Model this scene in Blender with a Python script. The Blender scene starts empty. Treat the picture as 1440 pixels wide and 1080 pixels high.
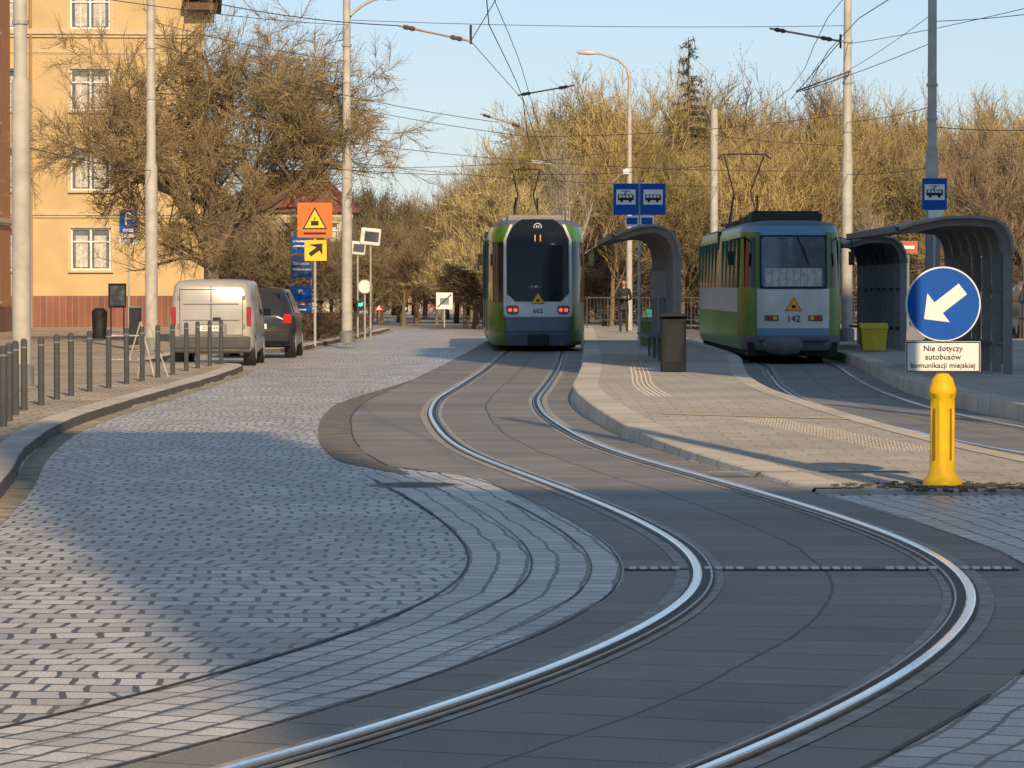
import bpy, bmesh, math, random
from mathutils import Vector, Matrix
sc=bpy.context.scene
R=math.radians
# ------------------------------------------------------------------ camera model (125 mm tele, 1.65 m eye height)
F=5000.0; H=1.65; PT=math.atan(135/5000.0); CP=math.cos(PT); SP=math.sin(PT)
def Wp(u,v,d):
    a=(u-720)/F; b=(540-v)/F
    t=d/(CP+b*SP)
    return Vector((a*t,d,H+t*(-SP+b*CP)))
def Gp(u,v,z=0.0):
    a=(u-720)/F; b=(540-v)/F
    t=(z-H)/(-SP+b*CP)
    return Vector((a*t,(CP+b*SP)*t,z))
cam=bpy.data.cameras.new('camera'); co=bpy.data.objects.new('camera',cam); sc.collection.objects.link(co)
co.location=(0,0,H); co.rotation_euler=(R(90)-PT,0,0); cam.sensor_width=36; cam.lens=125; cam.clip_end=3000; cam.clip_start=.5
sc.camera=co
# ------------------------------------------------------------------ materials
M={}
def nd(nt,t,**k):
    n=nt.nodes.new(t)
    for a,b in k.items(): setattr(n,a,b)
    return n
def mat(name,col,rough=.6,metal=0,var=.12,ns=6,bump=0,bs=40,emit=0,rand=0,spec=.5,alpha=1):
    if name in M: return M[name]
    m=bpy.data.materials.new(name); m.use_nodes=True; nt=m.node_tree; b=nt.nodes['Principled BSDF']
    b.inputs['Roughness'].default_value=rough; b.inputs['Metallic'].default_value=metal; b.inputs['Alpha'].default_value=alpha
    b.inputs['Specular IOR Level'].default_value=spec
    tc=nd(nt,'ShaderNodeTexCoord'); n=nd(nt,'ShaderNodeTexNoise'); n.inputs['Scale'].default_value=ns; n.inputs['Detail'].default_value=6
    nt.links.new(tc.outputs['Object'],n.inputs['Vector'])
    r=nd(nt,'ShaderNodeValToRGB'); r.color_ramp.elements[0].position=.3; r.color_ramp.elements[1].position=.7
    r.color_ramp.elements[0].color=(*[c*(1-var) for c in col],1); r.color_ramp.elements[1].color=(*[min(1,c*(1+var)) for c in col],1)
    nt.links.new(n.outputs['Fac'],r.inputs['Fac']); out=r.outputs['Color']
    if rand:
        oi=nd(nt,'ShaderNodeObjectInfo'); hs=nd(nt,'ShaderNodeHueSaturation')
        mr=nd(nt,'ShaderNodeMapRange'); mr.inputs['To Min'].default_value=1-rand; mr.inputs['To Max'].default_value=1+rand
        nt.links.new(oi.outputs['Random'],mr.inputs['Value']); nt.links.new(mr.outputs[0],hs.inputs['Value'])
        nt.links.new(out,hs.inputs['Color']); out=hs.outputs['Color']
    nt.links.new(out,b.inputs['Base Color'])
    if emit:
        nt.links.new(out,b.inputs['Emission Color']); b.inputs['Emission Strength'].default_value=emit
    if bump:
        n2=nd(nt,'ShaderNodeTexNoise'); n2.inputs['Scale'].default_value=bs; n2.inputs['Detail'].default_value=4
        nt.links.new(tc.outputs['Object'],n2.inputs['Vector']); bp=nd(nt,'ShaderNodeBump'); bp.inputs['Strength'].default_value=bump; bp.inputs['Distance'].default_value=.02
        nt.links.new(n2.outputs['Fac'],bp.inputs['Height']); nt.links.new(bp.outputs[0],b.inputs['Normal'])
    M[name]=m; return m
def brickmat(name,c1,c2,mortar,bw,rh,ms,rough=.7,uv=False,warp=.04,stain=(.62,1.15),bump=.6,rot=0,soil=(.16,.13,.1),soilf=.35,off=.5,sq=1):
    m=bpy.data.materials.new(name); m.use_nodes=True; nt=m.node_tree; b=nt.nodes['Principled BSDF']; L=nt.links.new
    tc=nd(nt,'ShaderNodeTexCoord'); src=tc.outputs['UV' if uv else 'Object']
    mp=nd(nt,'ShaderNodeMapping'); mp.inputs['Rotation'].default_value=(0,0,rot); L(src,mp.inputs[0])
    nw=nd(nt,'ShaderNodeTexNoise'); nw.inputs['Scale'].default_value=.45; nw.inputs['Detail'].default_value=3; L(src,nw.inputs['Vector'])
    nw2=nd(nt,'ShaderNodeTexNoise'); nw2.inputs['Scale'].default_value=6; nw2.inputs['Detail'].default_value=2; L(src,nw2.inputs['Vector'])
    va=nd(nt,'ShaderNodeVectorMath',operation='SUBTRACT'); L(nw.outputs['Color'],va.inputs[0]); va.inputs[1].default_value=(.5,.5,.5)
    vs=nd(nt,'ShaderNodeVectorMath',operation='SCALE'); L(va.outputs[0],vs.inputs[0]); vs.inputs['Scale'].default_value=warp*12
    va2=nd(nt,'ShaderNodeVectorMath',operation='SUBTRACT'); L(nw2.outputs['Color'],va2.inputs[0]); va2.inputs[1].default_value=(.5,.5,.5)
    vs2=nd(nt,'ShaderNodeVectorMath',operation='SCALE'); L(va2.outputs[0],vs2.inputs[0]); vs2.inputs['Scale'].default_value=warp*.9
    ad=nd(nt,'ShaderNodeVectorMath',operation='ADD'); L(mp.outputs[0],ad.inputs[0]); L(vs.outputs[0],ad.inputs[1])
    ad2=nd(nt,'ShaderNodeVectorMath',operation='ADD'); L(ad.outputs[0],ad2.inputs[0]); L(vs2.outputs[0],ad2.inputs[1])
    br=nd(nt,'ShaderNodeTexBrick'); L(ad2.outputs[0],br.inputs['Vector']); br.offset=off; br.squash=sq
    br.inputs['Scale'].default_value=1; br.inputs['Brick Width'].default_value=bw; br.inputs['Row Height'].default_value=rh
    br.inputs['Mortar Size'].default_value=ms; br.inputs['Mortar Smooth'].default_value=.2; br.inputs['Bias'].default_value=0
    br.inputs['Color1'].default_value=(*c1,1); br.inputs['Color2'].default_value=(*c2,1); br.inputs['Mortar'].default_value=(*mortar,1)
    n1=nd(nt,'ShaderNodeTexNoise'); n1.inputs['Scale'].default_value=.35; n1.inputs['Detail'].default_value=8; n1.inputs['Roughness'].default_value=.65; L(src,n1.inputs['Vector'])
    mr=nd(nt,'ShaderNodeMapRange'); mr.inputs['From Min'].default_value=.3; mr.inputs['From Max'].default_value=.7; mr.inputs['To Min'].default_value=stain[0]; mr.inputs['To Max'].default_value=stain[1]; L(n1.outputs['Fac'],mr.inputs['Value'])
    n3=nd(nt,'ShaderNodeTexNoise'); n3.inputs['Scale'].default_value=70; n3.inputs['Detail'].default_value=5; n3.inputs['Roughness'].default_value=.7; L(src,n3.inputs['Vector'])
    mr3=nd(nt,'ShaderNodeMapRange'); mr3.inputs['From Min'].default_value=.3; mr3.inputs['From Max'].default_value=.7; mr3.inputs['To Min'].default_value=.58; mr3.inputs['To Max'].default_value=1.42; L(n3.outputs['Fac'],mr3.inputs['Value'])
    mu=nd(nt,'ShaderNodeMath',operation='MULTIPLY'); L(mr.outputs[0],mu.inputs[0]); L(mr3.outputs[0],mu.inputs[1])
    vm=nd(nt,'ShaderNodeVectorMath',operation='SCALE'); L(br.outputs['Color'],vm.inputs[0]); L(mu.outputs[0],vm.inputs['Scale'])
    n4=nd(nt,'ShaderNodeTexNoise'); n4.inputs['Scale'].default_value=1.1; n4.inputs['Detail'].default_value=7; n4.inputs['Roughness'].default_value=.7; L(src,n4.inputs['Vector'])
    mr4=nd(nt,'ShaderNodeMapRange'); mr4.inputs['From Min'].default_value=.5; mr4.inputs['From Max'].default_value=.72; mr4.inputs['To Min'].default_value=0; mr4.inputs['To Max'].default_value=soilf; L(n4.outputs['Fac'],mr4.inputs['Value'])
    mx=nd(nt,'ShaderNodeMixRGB'); L(mr4.outputs[0],mx.inputs['Fac']); L(vm.outputs[0],mx.inputs[1]); mx.inputs[2].default_value=(*soil,1)
    L(mx.outputs[0],b.inputs['Base Color']); b.inputs['Roughness'].default_value=rough
    hh=nd(nt,'ShaderNodeMath',operation='MULTIPLY_ADD'); L(br.outputs['Fac'],hh.inputs[0]); hh.inputs[1].default_value=-1; L(n3.outputs['Fac'],hh.inputs[2])
    bp=nd(nt,'ShaderNodeBump'); bp.inputs['Strength'].default_value=bump; bp.inputs['Distance'].default_value=.02; L(hh.outputs[0],bp.inputs['Height']); L(bp.outputs[0],b.inputs['Normal'])
    M[name]=m; return m
setts=brickmat('granite_setts',(.66,.62,.585),(.4,.375,.36),(.06,.052,.044),.2,.25,.016,rough=.42,warp=.045,bump=.4,stain=(.74,1.14),soil=(.38,.3,.21),soilf=.42)
border=brickmat('granite_course',(.66,.62,.59),(.45,.425,.41),(.06,.052,.044),.26,.175,.014,rough=.42,uv=True,warp=.022,bump=.4,stain=(.76,1.12),soil=(.38,.3,.21))
concrete=brickmat('track_concrete',(.235,.215,.195),(.185,.17,.156),(.055,.05,.044),.62,9,.011,rough=.6,uv=True,warp=.01,stain=(.7,1.25),bump=.25,soil=(.3,.24,.185),soilf=.42,off=0)
pave=brickmat('pavement_slabs',(.54,.45,.34),(.43,.355,.265),(.14,.115,.09),.35,.35,.012,rough=.85,warp=.01,stain=(.6,1.12),bump=.4,soilf=.55,soil=(.28,.21,.13))
platm=brickmat('platform_slabs',(.5,.45,.385),(.43,.385,.33),(.2,.18,.15),.4,.4,.006,rough=.75,warp=.004,stain=(.74,1.12),bump=.25,soilf=.35,soil=(.3,.25,.18))
kerbm=brickmat('kerb_stone',(.66,.59,.5),(.56,.5,.42),(.12,.105,.09),1.0,9,.014,rough=.75,uv=True,warp=.003,stain=(.75,1.1),bump=.4,off=0,soil=(.28,.23,.17))
redbrick=brickmat('red_brick',(.3,.12,.08),(.22,.09,.06),(.3,.27,.24),.25,.08,.01,rough=.8,warp=0,bump=.3)
asph=mat('asphalt',(.18,.155,.13),.8,var=.3,ns=3,bump=.4,bs=120)
steel=mat('rail_steel',(.76,.76,.77),.18,1,var=.1,ns=20)
seal=mat('rail_sealant',(.32,.305,.285),.7,var=.35,ns=6)
black=mat('groove_black',(.015,.014,.013),.6)
dark=mat('dark_paint',(.03,.032,.035),.6,spec=.2)
galv=mat('galvanised',(.42,.42,.41),.6,.2,var=.15,ns=5)
lgrey=mat('pole_paint',(.44,.42,.38),.65,0,var=.16,ns=4)
grey=mat('grey_paint',(.2,.21,.22),.6,.1)
white=mat('white_paint',(.75,.75,.74),.5,var=.05)
yellow=mat('yellow_plastic',(.72,.45,.01),.5,var=.12,ns=10,spec=.3)
blue=mat('sign_blue',(.004,.085,.42),.5,var=.05,spec=.2)
orange=mat('sign_orange',(.85,.16,.02),.5,var=.05)
syel=mat('sign_yellow',(.85,.55,.02),.5,var=.05)
red=mat('red_lens',(.6,.02,.02),.25)
redlit=mat('red_lens_lit',(1,.05,.03),.25,emit=2.5)
greenlit=mat('green_lens_lit',(.03,1,.45),.3,emit=4)
amber=mat('led_amber',(1,.35,.04),.4,emit=.8)
glass=mat('dark_glass',(.012,.015,.02),.08,0,var=.1,spec=.3)
wglass=mat('window_glass',(.12,.14,.16),.08,0,var=.3,ns=2,spec=.8)
curt=mat('curtain',(.5,.49,.46),.8,var=.25,ns=9)
tgreen=mat('tram_green',(.062,.2,.014),.28,var=.12,ns=3,spec=.4)
tgreen2=mat('tram_dark_green',(.012,.11,.065),.3,var=.1,ns=3)
twhite=mat('tram_white',(.64,.63,.61),.28,var=.1,ns=3,spec=.4)
tblue=mat('tram_light_blue',(.13,.3,.46),.35,var=.06)
tgrey=mat('tram_grey',(.1,.12,.15),.5)
rub=mat('rubber',(.02,.02,.02),.8)
vanp=mat('van_paint',(.42,.4,.38),.25,.1,var=.08,ns=2)
carp=mat('car_paint',(.05,.052,.058),.22,.4,var=.05)
bark=mat('bark',(.17,.13,.09),.9,var=.4,ns=8,bump=.6,bs=15)
birch=mat('birch_bark',(.45,.42,.36),.8,var=.35,ns=4)
# ------------------------------------------------------------------ geometry collector
def emp(name,loc=(0,0,0),rz=0):
    e=bpy.data.objects.new(name,None); sc.collection.objects.link(e); e.location=loc; e.rotation_euler=(0,0,rz); e.empty_display_size=.2; return e
class G:
    def __init__(s): s.v=[]; s.f=[]; s.m=[]
    def add(s,vs,fs,mi=0):
        o=len(s.v); s.v+= [tuple(x) for x in vs]
        for f in fs: s.f.append(tuple(i+o for i in f)); s.m.append(mi)
        return s
    def box(s,c,d,rz=0,mi=0,rx=0,ry=0):
        Mx=Matrix.Translation(c)@Matrix.Rotation(rz,4,'Z')@Matrix.Rotation(ry,4,'Y')@Matrix.Rotation(rx,4,'X')
        vs=[Mx@Vector((x*d[0]/2,y*d[1]/2,z*d[2]/2)) for x in(-1,1) for y in(-1,1) for z in(-1,1)]
        return s.add(vs,[(0,1,3,2),(4,6,7,5),(0,4,5,1),(2,3,7,6),(0,2,6,4),(1,5,7,3)],mi)
    def tube(s,pts,rad,n=8,mi=0,cap=True):
        pts=[Vector(p) for p in pts]
        if not hasattr(rad,'__len__'): rad=[rad]*len(pts)
        vs=[];fs=[]
        for i,p in enumerate(pts):
            t=(pts[min(i+1,len(pts)-1)]-pts[max(i-1,0)])
            if t.length<1e-9: t=Vector((0,0,1))
            t.normalize()
            a=Vector((0,0,1)) if abs(t.z)<.9 else Vector((1,0,0))
            e1=t.cross(a).normalized(); e2=t.cross(e1)
            for k in range(n):
                an=2*math.pi*k/n; vs.append(p+(e1*math.cos(an)+e2*math.sin(an))*rad[i])
        for i in range(len(pts)-1):
            for k in range(n):
                k2=(k+1)%n; fs.append((i*n+k,i*n+k2,(i+1)*n+k2,(i+1)*n+k))
        if cap:
            fs.append(tuple(range(n))[::-1]); fs.append(tuple((len(pts)-1)*n+k for k in range(n)))
        return s.add(vs,fs,mi)
    def poly(s,pts,mi=0): return s.add(pts,[tuple(range(len(pts)))],mi)
    def prism(s,pts,dv,mi=0):
        n=len(pts); dv=Vector(dv); a=[Vector(p) for p in pts]; b=[p+dv for p in a]
        fs=[tuple(range(n)),tuple(range(2*n-1,n-1,-1))]+[(i,i+n,(i+1)%n+n,(i+1)%n) for i in range(n)]
        return s.add(a+b,fs,mi)
    def obj(s,name,mats,parent=None,smooth=None,bevel=0):
        me=bpy.data.meshes.new(name); me.from_pydata(s.v,[],s.f)
        if not isinstance(mats,(list,tuple)): mats=[mats]
        for m in mats: me.materials.append(m)
        if len(mats)>1: me.polygons.foreach_set('material_index',s.m)
        if len(s.f)<20000:
            bm=bmesh.new(); bm.from_mesh(me)
            if smooth is not None: bmesh.ops.remove_doubles(bm,verts=bm.verts,dist=1e-5)
            bmesh.ops.recalc_face_normals(bm,faces=bm.faces)
            if smooth is not None:
                for f in bm.faces: f.smooth=True
                for e in bm.edges:
                    if len(e.link_faces)==2 and e.calc_face_angle(0)>R(smooth): e.smooth=False
            bm.to_mesh(me); bm.free()
        o=bpy.data.objects.new(name,me); sc.collection.objects.link(o)
        if parent: o.parent=parent
        if bevel:
            b=o.modifiers.new('b','BEVEL'); b.width=bevel; b.segments=2; b.limit_method='ANGLE'
        return o
def text(body,loc,size,mat_,parent,name='lettering',ext=.002,rx=90,rz=0,align='CENTER'):
    c=bpy.data.curves.new(name,'FONT'); c.body=body; c.size=size; c.extrude=ext; c.align_x=align; c.align_y='CENTER'; c.resolution_u=2
    c.materials.append(mat_); o=bpy.data.objects.new(name,c); sc.collection.objects.link(o); o.location=loc; o.rotation_euler=(R(rx),0,R(rz))
    if parent: o.parent=parent
    return o
# ------------------------------------------------------------------ paths
def spl(P,step=.5):
    P=[Vector((p[0],p[1],0)) for p in P]; out=[]
    Q=[P[0]*2-P[1]]+P+[P[-1]*2-P[-2]]
    for i in range(1,len(Q)-2):
        a,b,c,d=Q[i-1:i+3]; n=max(2,int((c-b).length/step))
        for k in range(n):
            t=k/n
            out.append(.5*((2*b)+(c-a)*t+(2*a-5*b+4*c-d)*t*t+(3*b-a-3*c+d)*t**3))
    out.append(P[-1]); return out
def smoothp(p,it=8):
    for _ in range(it):
        p=[p[0]]+[(p[i-1]+p[i]*2+p[i+1])/4 for i in range(1,len(p)-1)]+[p[-1]]
    return p
def nrm(p,i):
    t=(p[min(i+1,len(p)-1)]-p[max(i-1,0)]).normalized(); return Vector((t.y,-t.x,0))
def offs(p,o): return [q+nrm(p,i)*o for i,q in enumerate(p)]
def clip(p,y0,y1): return [q for q in p if y0<=q.y<=y1]
def sweep(name,path,prof,m,parent=None):
    vs=[];fs=[];uv=[]; s=0; n=0
    for i,q in enumerate(path):
        if i: s+=(q-path[i-1]).length
        N=nrm(path,i)
        pr=prof(q,i) if callable(prof) else prof
        n=len(pr)
        for (o,z) in pr:
            vs.append((q.x+N.x*o,q.y+N.y*o,z)); uv.append((s,o))
    for i in range(len(path)-1):
        for k in range(n-1): fs.append((i*n+k,i*n+k+1,(i+1)*n+k+1,(i+1)*n+k))
    me=bpy.data.meshes.new(name); me.from_pydata(vs,[],fs); me.materials.append(m)
    ul=me.uv_layers.new(name='UVMap')
    for lp in me.loops: ul.data[lp.index].uv=uv[lp.vertex_index]
    me.update()
    up=sum(p.normal.z for p in me.polygons)
    if up<0: me.flip_normals()
    o=bpy.data.objects.new(name,me); sc.collection.objects.link(o)
    if parent: o.parent=parent
    return o
lr=[(-12,1),(-6,4.5),(-3.6,6.9),(-1.9,9.8),(-.83,12.22),(-.22,13.87),(.415,15.96),(.917,18.33),(1.069,19.64),(1.13,21.15),(1.077,22.9),(.9,25),(.653,27.2),(.243,30.3),(-.13,33),(-.425,35.4),(-.70,38.7),(-.94,43.4),(-1.056,47.1),(-1.07,52.5),(-.88,58.9),(-.56,70.5),(-.26,85),(.05,100),(.7,137),(1.2,200)]
T1=smoothp(offs(smoothp(spl(lr,.35),6),.72),6)
T2=smoothp(spl([(40,8),(22,13),(14,17.5),(10.2,21.5),(7.9,25.5),(6.6,30),(5.8,35),(5.25,41.5),(4.95,48.5),(5.1,57),(5.55,66),(6.1,77),(6.22,95),(6.5,130),(7,200)],.5),6)
# ground + road
g=G(); g.poly([(-900,-300,-.03),(900,-300,-.03),(900,1500,-.03),(-900,1500,-.03)])
g.obj('ground',mat('verge_soil',(.14,.115,.06),.95,var=.4,ns=.6,bump=.6,bs=6))
g=G(); g.poly([(-40,-60,0),(45,-60,0),(45,260,0),(-40,260,0)]); g.obj('road',setts)
# track beds
def track(T,name,leftfn,rightfn):
    e=emp(name)
    sweep('track_bed',T,lambda q,i:[(leftfn(q.y),.006),(-.8,.006),(-.4,.006),(0,.006),(.4,.006),(.8,.006),(rightfn(q.y),.006)],concrete,e)
    for sgn in(-1,1):
        g0=.7175*sgn
        def rng_(a,b,z): return [(min(a,b),z),(max(a,b),z)]
        sweep('rail_sealant',T,rng_(g0-sgn*.12,g0+sgn*.15,.010),seal,e)
        sweep('rail_groove',T,rng_(g0-sgn*.072,g0+sgn*.072,.014),black,e)
        h0=g0; h1=g0+sgn*.056
        sweep('rail_head',T,[(min(h0,h1),.004),(min(h0,h1)+.003,.026),(min(h0,h1)+.012,.031),(max(h0,h1)-.012,.031),(max(h0,h1)-.003,.026),(max(h0,h1),.004)],steel,e)
        l0=g0-sgn*.045; l1=g0-sgn*.06
        sweep('rail_guard',T,[(min(l0,l1),.004),(min(l0,l1)+.002,.022),(max(l0,l1)-.002,.022),(max(l0,l1),.004)],mat('guard_steel',(.35,.34,.34),.4,1),e)
    return e
def lf1(y):
    if y<31: return -1.17
    if y<33: return -1.17-.55*(y-31)/2
    return -1.75
track(T1,'tram_track',lf1,lambda y:1.2)
track(T2,'tram_track',lambda y:-1.15,lambda y:1.15)
sweep('sett_border',clip(T1,5,32),[(-2.1,.004),(-1.17,.004)],border)
sweep('sett_border',clip(T1,3,28),[(1.2,.004),(2.0,.004)],border)
sweep('asphalt_patch',clip(T1,31.5,64),lambda q,i:[(-1.75-.38*min(1,max(0,(64-q.y)/14))*min(1,max(0.0,(q.y-31.5)/2.5)),.0045),(-1.7,.0045)],asph)
jl=random.Random(5); je=emp('paving_joints')
def jline(T,o,y0,y1,w,m=black):
    P_=clip(T,y0,y1); i=0
    while i<len(P_)-3:
        k=min(len(P_)-1,i+jl.randint(5,22)); ww=w*jl.uniform(.35,1.3); oo=o+jl.uniform(-.008,.008)
        sweep('joint_line',P_[i:k+1],[(oo-ww/2,.0087),(oo+ww/2,.0087)],m,je); i=k+(0 if jl.random()<.7 else jl.randint(1,4))
for o_,a_,b_,w_ in((-1.185,6,31,.02),(1.205,6,31,.02),(-1.36,8,30,.014),(-1.72,8,30,.014),(-2.1,8,31,.03),(-1.75,33,75,.025)): jline(T1,o_,a_,b_,w_)
g=G(); p0=Gp(885,803)
for i in range(36):
    x=p0.x+.02+i*.0625
    if i in(5,22,23,11,29): continue
    g.box((x,p0.y,.018),(.04,.085,.012))
sstrip=emp('track_sensor_strip'); g.obj('white_segments',mat('strip_white',(.8,.8,.8),.6),sstrip)
G().box((p0.x+1.12,p0.y,.0115),(2.3,.1,.004)).obj('strip_bed',black,sstrip)
p=Gp(585,683); e=emp('manhole_cover',p)
G().tube([(0,0,.001),(0,0,.012)],.33,28).obj('cover',mat('cast_iron',(.08,.072,.065),.6,.4,bump=.8,bs=30),e)
G().tube([(0,0,.001),(0,0,.009)],.39,28).obj('rim',seal,e)
# left pavement
KL=[(-3.0,-40),(-3.1,5),(-3.5,20),(-4.03,28),(-4.75,35),(-5.2,42),(-5.25,50),(-5.2,61),(-5.3,69),(-5.5,72),(-6.2,73.3),(-7.6,74),(-7.8,76),(-7.8,88),(-7.4,90),(-6.2,90.6),(-5.6,92),(-5.1,115),(-4.7,134),(-5.2,138),(-9,148),(-14,170),(-20,210)]
KP=smoothp(spl(KL,.6),2)
sweep('kerb',KP,[(-.3,.124),(-.03,.12),(-.005,.105),(.012,.0)],kerbm)
g=G(); n=len(KP); left=offs(KP,-.3)
for i in range(n-1):
    a,b=left[i],left[i+1]; g.poly([(-40,a.y,.116),(a.x,a.y,.116),(b.x,b.y,.116),(-40,max(b.y,a.y+.001),.116)])
g.obj('pavement',pave)
sweep('gutter_strip',KP,[(.014,.005),(.2,.004)],mat('gutter_dirt',(.33,.27,.19),.9,var=.5,ns=3))
# platforms
def hz(y):
    if y>46: return .22
    if y<29: return .03
    return .03+.19*(y-29)/17
def xat(T,y):
    for i in range(len(T)-1):
        a,b=T[i],T[i+1]
        if a.y<=y<=b.y or b.y<=y<=a.y: return a.x+(b.x-a.x)*(y-a.y)/((b.y-a.y) or 1)
    return T[-1].x
ys=[28.6+.7*i for i in range(150)]
pe=emp('tram_platform'); g=G()
for i in range(len(ys)-1):
    a,b=ys[i],ys[i+1]
    g.poly([(xat(T1,a)+1.6,a,hz(a)),(xat(T2,a)-1.5,a,hz(a)),(xat(T2,b)-1.5,b,hz(b)),(xat(T1,b)+1.6,b,hz(b))])
g.obj('paving',platm,pe)
kp=[Vector((xat(T1,y),y,0)) for y in ys]; k2=[Vector((xat(T2,y),y,0)) for y in ys]
sweep('kerb_edge',kp,lambda q,i:[(1.24,0),(1.25,hz(q.y)-.01),(1.27,hz(q.y)+.003),(1.62,hz(q.y)+.004)],kerbm,pe)
sweep('kerb_edge_far_side',k2,lambda q,i:[(-1.52,hz(q.y)+.004),(-1.27,hz(q.y)+.003),(-1.25,hz(q.y)-.01),(-1.24,0)],kerbm,pe)
y0=28.6; G().box(((xat(T1,y0)+1.25+xat(T2,y0)-1.25)/2,y0-.08,.017),(xat(T2,y0)-xat(T1,y0)-2.5,.16,.034)).obj('kerb_end',mat('kerb_plain',(.45,.42,.37),.7,var=.15),pe)
tact=mat('tactile',(.5,.46,.4),.85,var=.2)
g=G()
for j in range(400):
    y=47+j*.12
    for k in range(5):
        g.box((xat(T1,y)+2.15+k*.07,y,hz(y)+.002),(.02,.03,.005))
for j in range(48):
    for k in range(8):
        x=2.55+k*.07+j*.023; y=40.5-j*.135; g.box((x,y,hz(y)+.003),(.02,.03,.005))
g.obj('tactile_studs',tact,pe)
G().add([(1.75,41.6,hz(41.6)+.008),(3.85,40.3,hz(40.3)+.008),(3.85,40.42,hz(40.42)+.008),(1.75,41.72,hz(41.72)+.008)],[(0,1,2,3)]).obj('yellow_line',mat('line_yellow',(.62,.48,.18),.8,var=.3,ns=20),pe)
G().box((2.9,30.9,hz(30.9)+.004),(2.4,.1,.006)).obj('drain_channel',grey,pe)
p=Gp(1325,686,.03)
gg=G(); rr=random.Random(4)
for i in range(260):
    a=rr.uniform(0,6.28); r=rr.uniform(0,.75); gg.box((p.x+.1+math.cos(a)*r*1.3,p.y+.1+math.sin(a)*r*.9,.035),(rr.uniform(.01,.05),rr.uniform(.02,.08),rr.uniform(.01,.03)),rr.uniform(0,3))
gg.obj('soil_debris',mat('debris',(.12,.1,.07),.9,var=.4),None)
pe2=emp('tram_platform'); g=G(); ys2=[37+.8*i for i in range(130)]
xr2=lambda y: 9.3 if y<41 else 16
for i in range(len(ys2)-1):
    a,b=ys2[i],ys2[i+1]
    g.poly([(xat(T2,a)+1.5,a,.22),(xr2(a),a,.22),(xr2(b),b,.22),(xat(T2,b)+1.5,b,.22)])
g.obj('paving',platm,pe2)
kk=[Vector((xat(T2,y),y,0)) for y in ys2]
sweep('kerb_edge',kk,[(1.17,0),(1.18,.21),(1.2,.223),(1.52,.224)],kerbm,pe2)
g=G()
for j in range(350):
    y=47+j*.12
    for k in range(5): g.box((xat(T2,y)+1.95+k*.07,y,.222),(.02,.03,.005))
g.obj('tactile_studs',tact,pe2)
# ------------------------------------------------------------------ keep-left sign on bollard
p=Gp(1325,684,.03); bs=emp('traffic_bollard_sign',p)
g=G(); prof=[(0,.165),(.015,.165),(.06,.15),(.1,.115),(.13,.105),(.2,.1),(.62,.1),(.72,.1),(.76,.112),(.8,.112),(.83,.1),(.88,.085),(.92,.05),(.93,.0)]
vs=[];fs=[];n=32
for z,r in prof:
    for k in range(n):
        a=2*math.pi*k/n; rr_=r
        if .13<z<.75 and k%8 in(2,3,4,5) : rr_=r*.88
        vs.append((rr_*math.cos(a),rr_*math.sin(a),z))
for i in range(len(prof)-1):
    for k in range(n): fs.append((i*n+k,i*n+(k+1)%n,(i+1)*n+(k+1)%n,(i+1)*n+k))
g.add(vs,fs).obj('bollard_body',yellow,bs,smooth=30)
g=G()
for k in range(4):
    a=2*math.pi*(k*8+3.5)/32
    g.box((.094*math.cos(a),.094*math.sin(a),.43),(.006,.018,.42),a)
g.obj('bollard_slots',mat('slot_dark',(.25,.16,.01),.6),bs)
G().tube([(0,.03,.8),(0,.03,1.72)],.025,12).obj('post',galv,bs)
g=G().box((0,-.02,1.06),(.61,.01,.25)); g.obj('plate',white,bs,bevel=.004)
g=G()
for (c,d) in(((0,-.0275,1.178),(.6,.004,.008)),((0,-.0275,.942),(.6,.004,.008)),((-.296,-.0275,1.06),(.008,.004,.228)),((.296,-.0275,1.06),(.008,.004,.228))): g.box(c,d)
g.obj('plate_border',dark,bs)
for k,t in enumerate(('Nie dotyczy','autobusów','komunikacji miejskiej')): text(t,(0,-.03,1.127-k*.069),.066 if k<2 else .062,dark,bs)
def disc(r,y0,y1,z,m,name,par,x=0): G().tube([(x,y0,z),(x,y1,z)],r,48).obj(name,m,par,smooth=40)
disc(.305,-.035,-.0,1.49,white,'disc_rim',bs); disc(.293,-.04,-.036,1.49,blue,'disc_face',bs)
disc(.3,.001,.006,1.49,galv,'disc_back',bs)
ar=[(-.2,0),(-.05,.15),(-.05,.055),(.2,.055),(.2,-.055),(-.05,-.055),(-.05,-.15)]
ca,sa=math.cos(R(38)),math.sin(R(38))
G().prism([(x*ca-y*sa,-.0415,1.49+x*sa+y*ca) for x,y in ar],(0,-.003,0)).obj('arrow',white,bs)
# ------------------------------------------------------------------ TRAM body generator
def trambody(par,plan,L,lev,matfn,mats,name='body'):
    pr=plan; full=[(-x,y) for x,y in reversed(pr)]+[(x,y) for x,y in (pr[1:] if pr[0][0]==0 else pr)]
    front=[(x,L-y) for x,y in reversed(full)]
    ring=full+front; n=len(ring); vs=[]
    for z,xs,yl,fl in lev:
        for (x,y) in ring:
            yy=y+yl*max(0,1-y/2.0) if y<L/2 else y-fl*max(0,1-(L-y)/2.0)
            vs.append((x*xs,yy,z))
    g=G(); g.v=vs
    for i in range(len(lev)-1):
        zm=(lev[i][0]+lev[i+1][0])/2
        for k in range(n):
            k2=(k+1)%n
            g.f.append((i*n+k,i*n+k2,(i+1)*n+k2,(i+1)*n+k)); xm=(ring[k][0]+ring[k2][0])/2; ym=(ring[k][1]+ring[k2][1])/2
            g.m.append(matfn(xm,ym,zm))
    g.f.append(tuple(range(n))); g.m.append(0); g.f.append(tuple((len(lev)-1)*n+k for k in range(n))[::-1]); g.m.append(len(mats)-1)
    return g.obj(name,mats,par,smooth=32)
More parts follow.
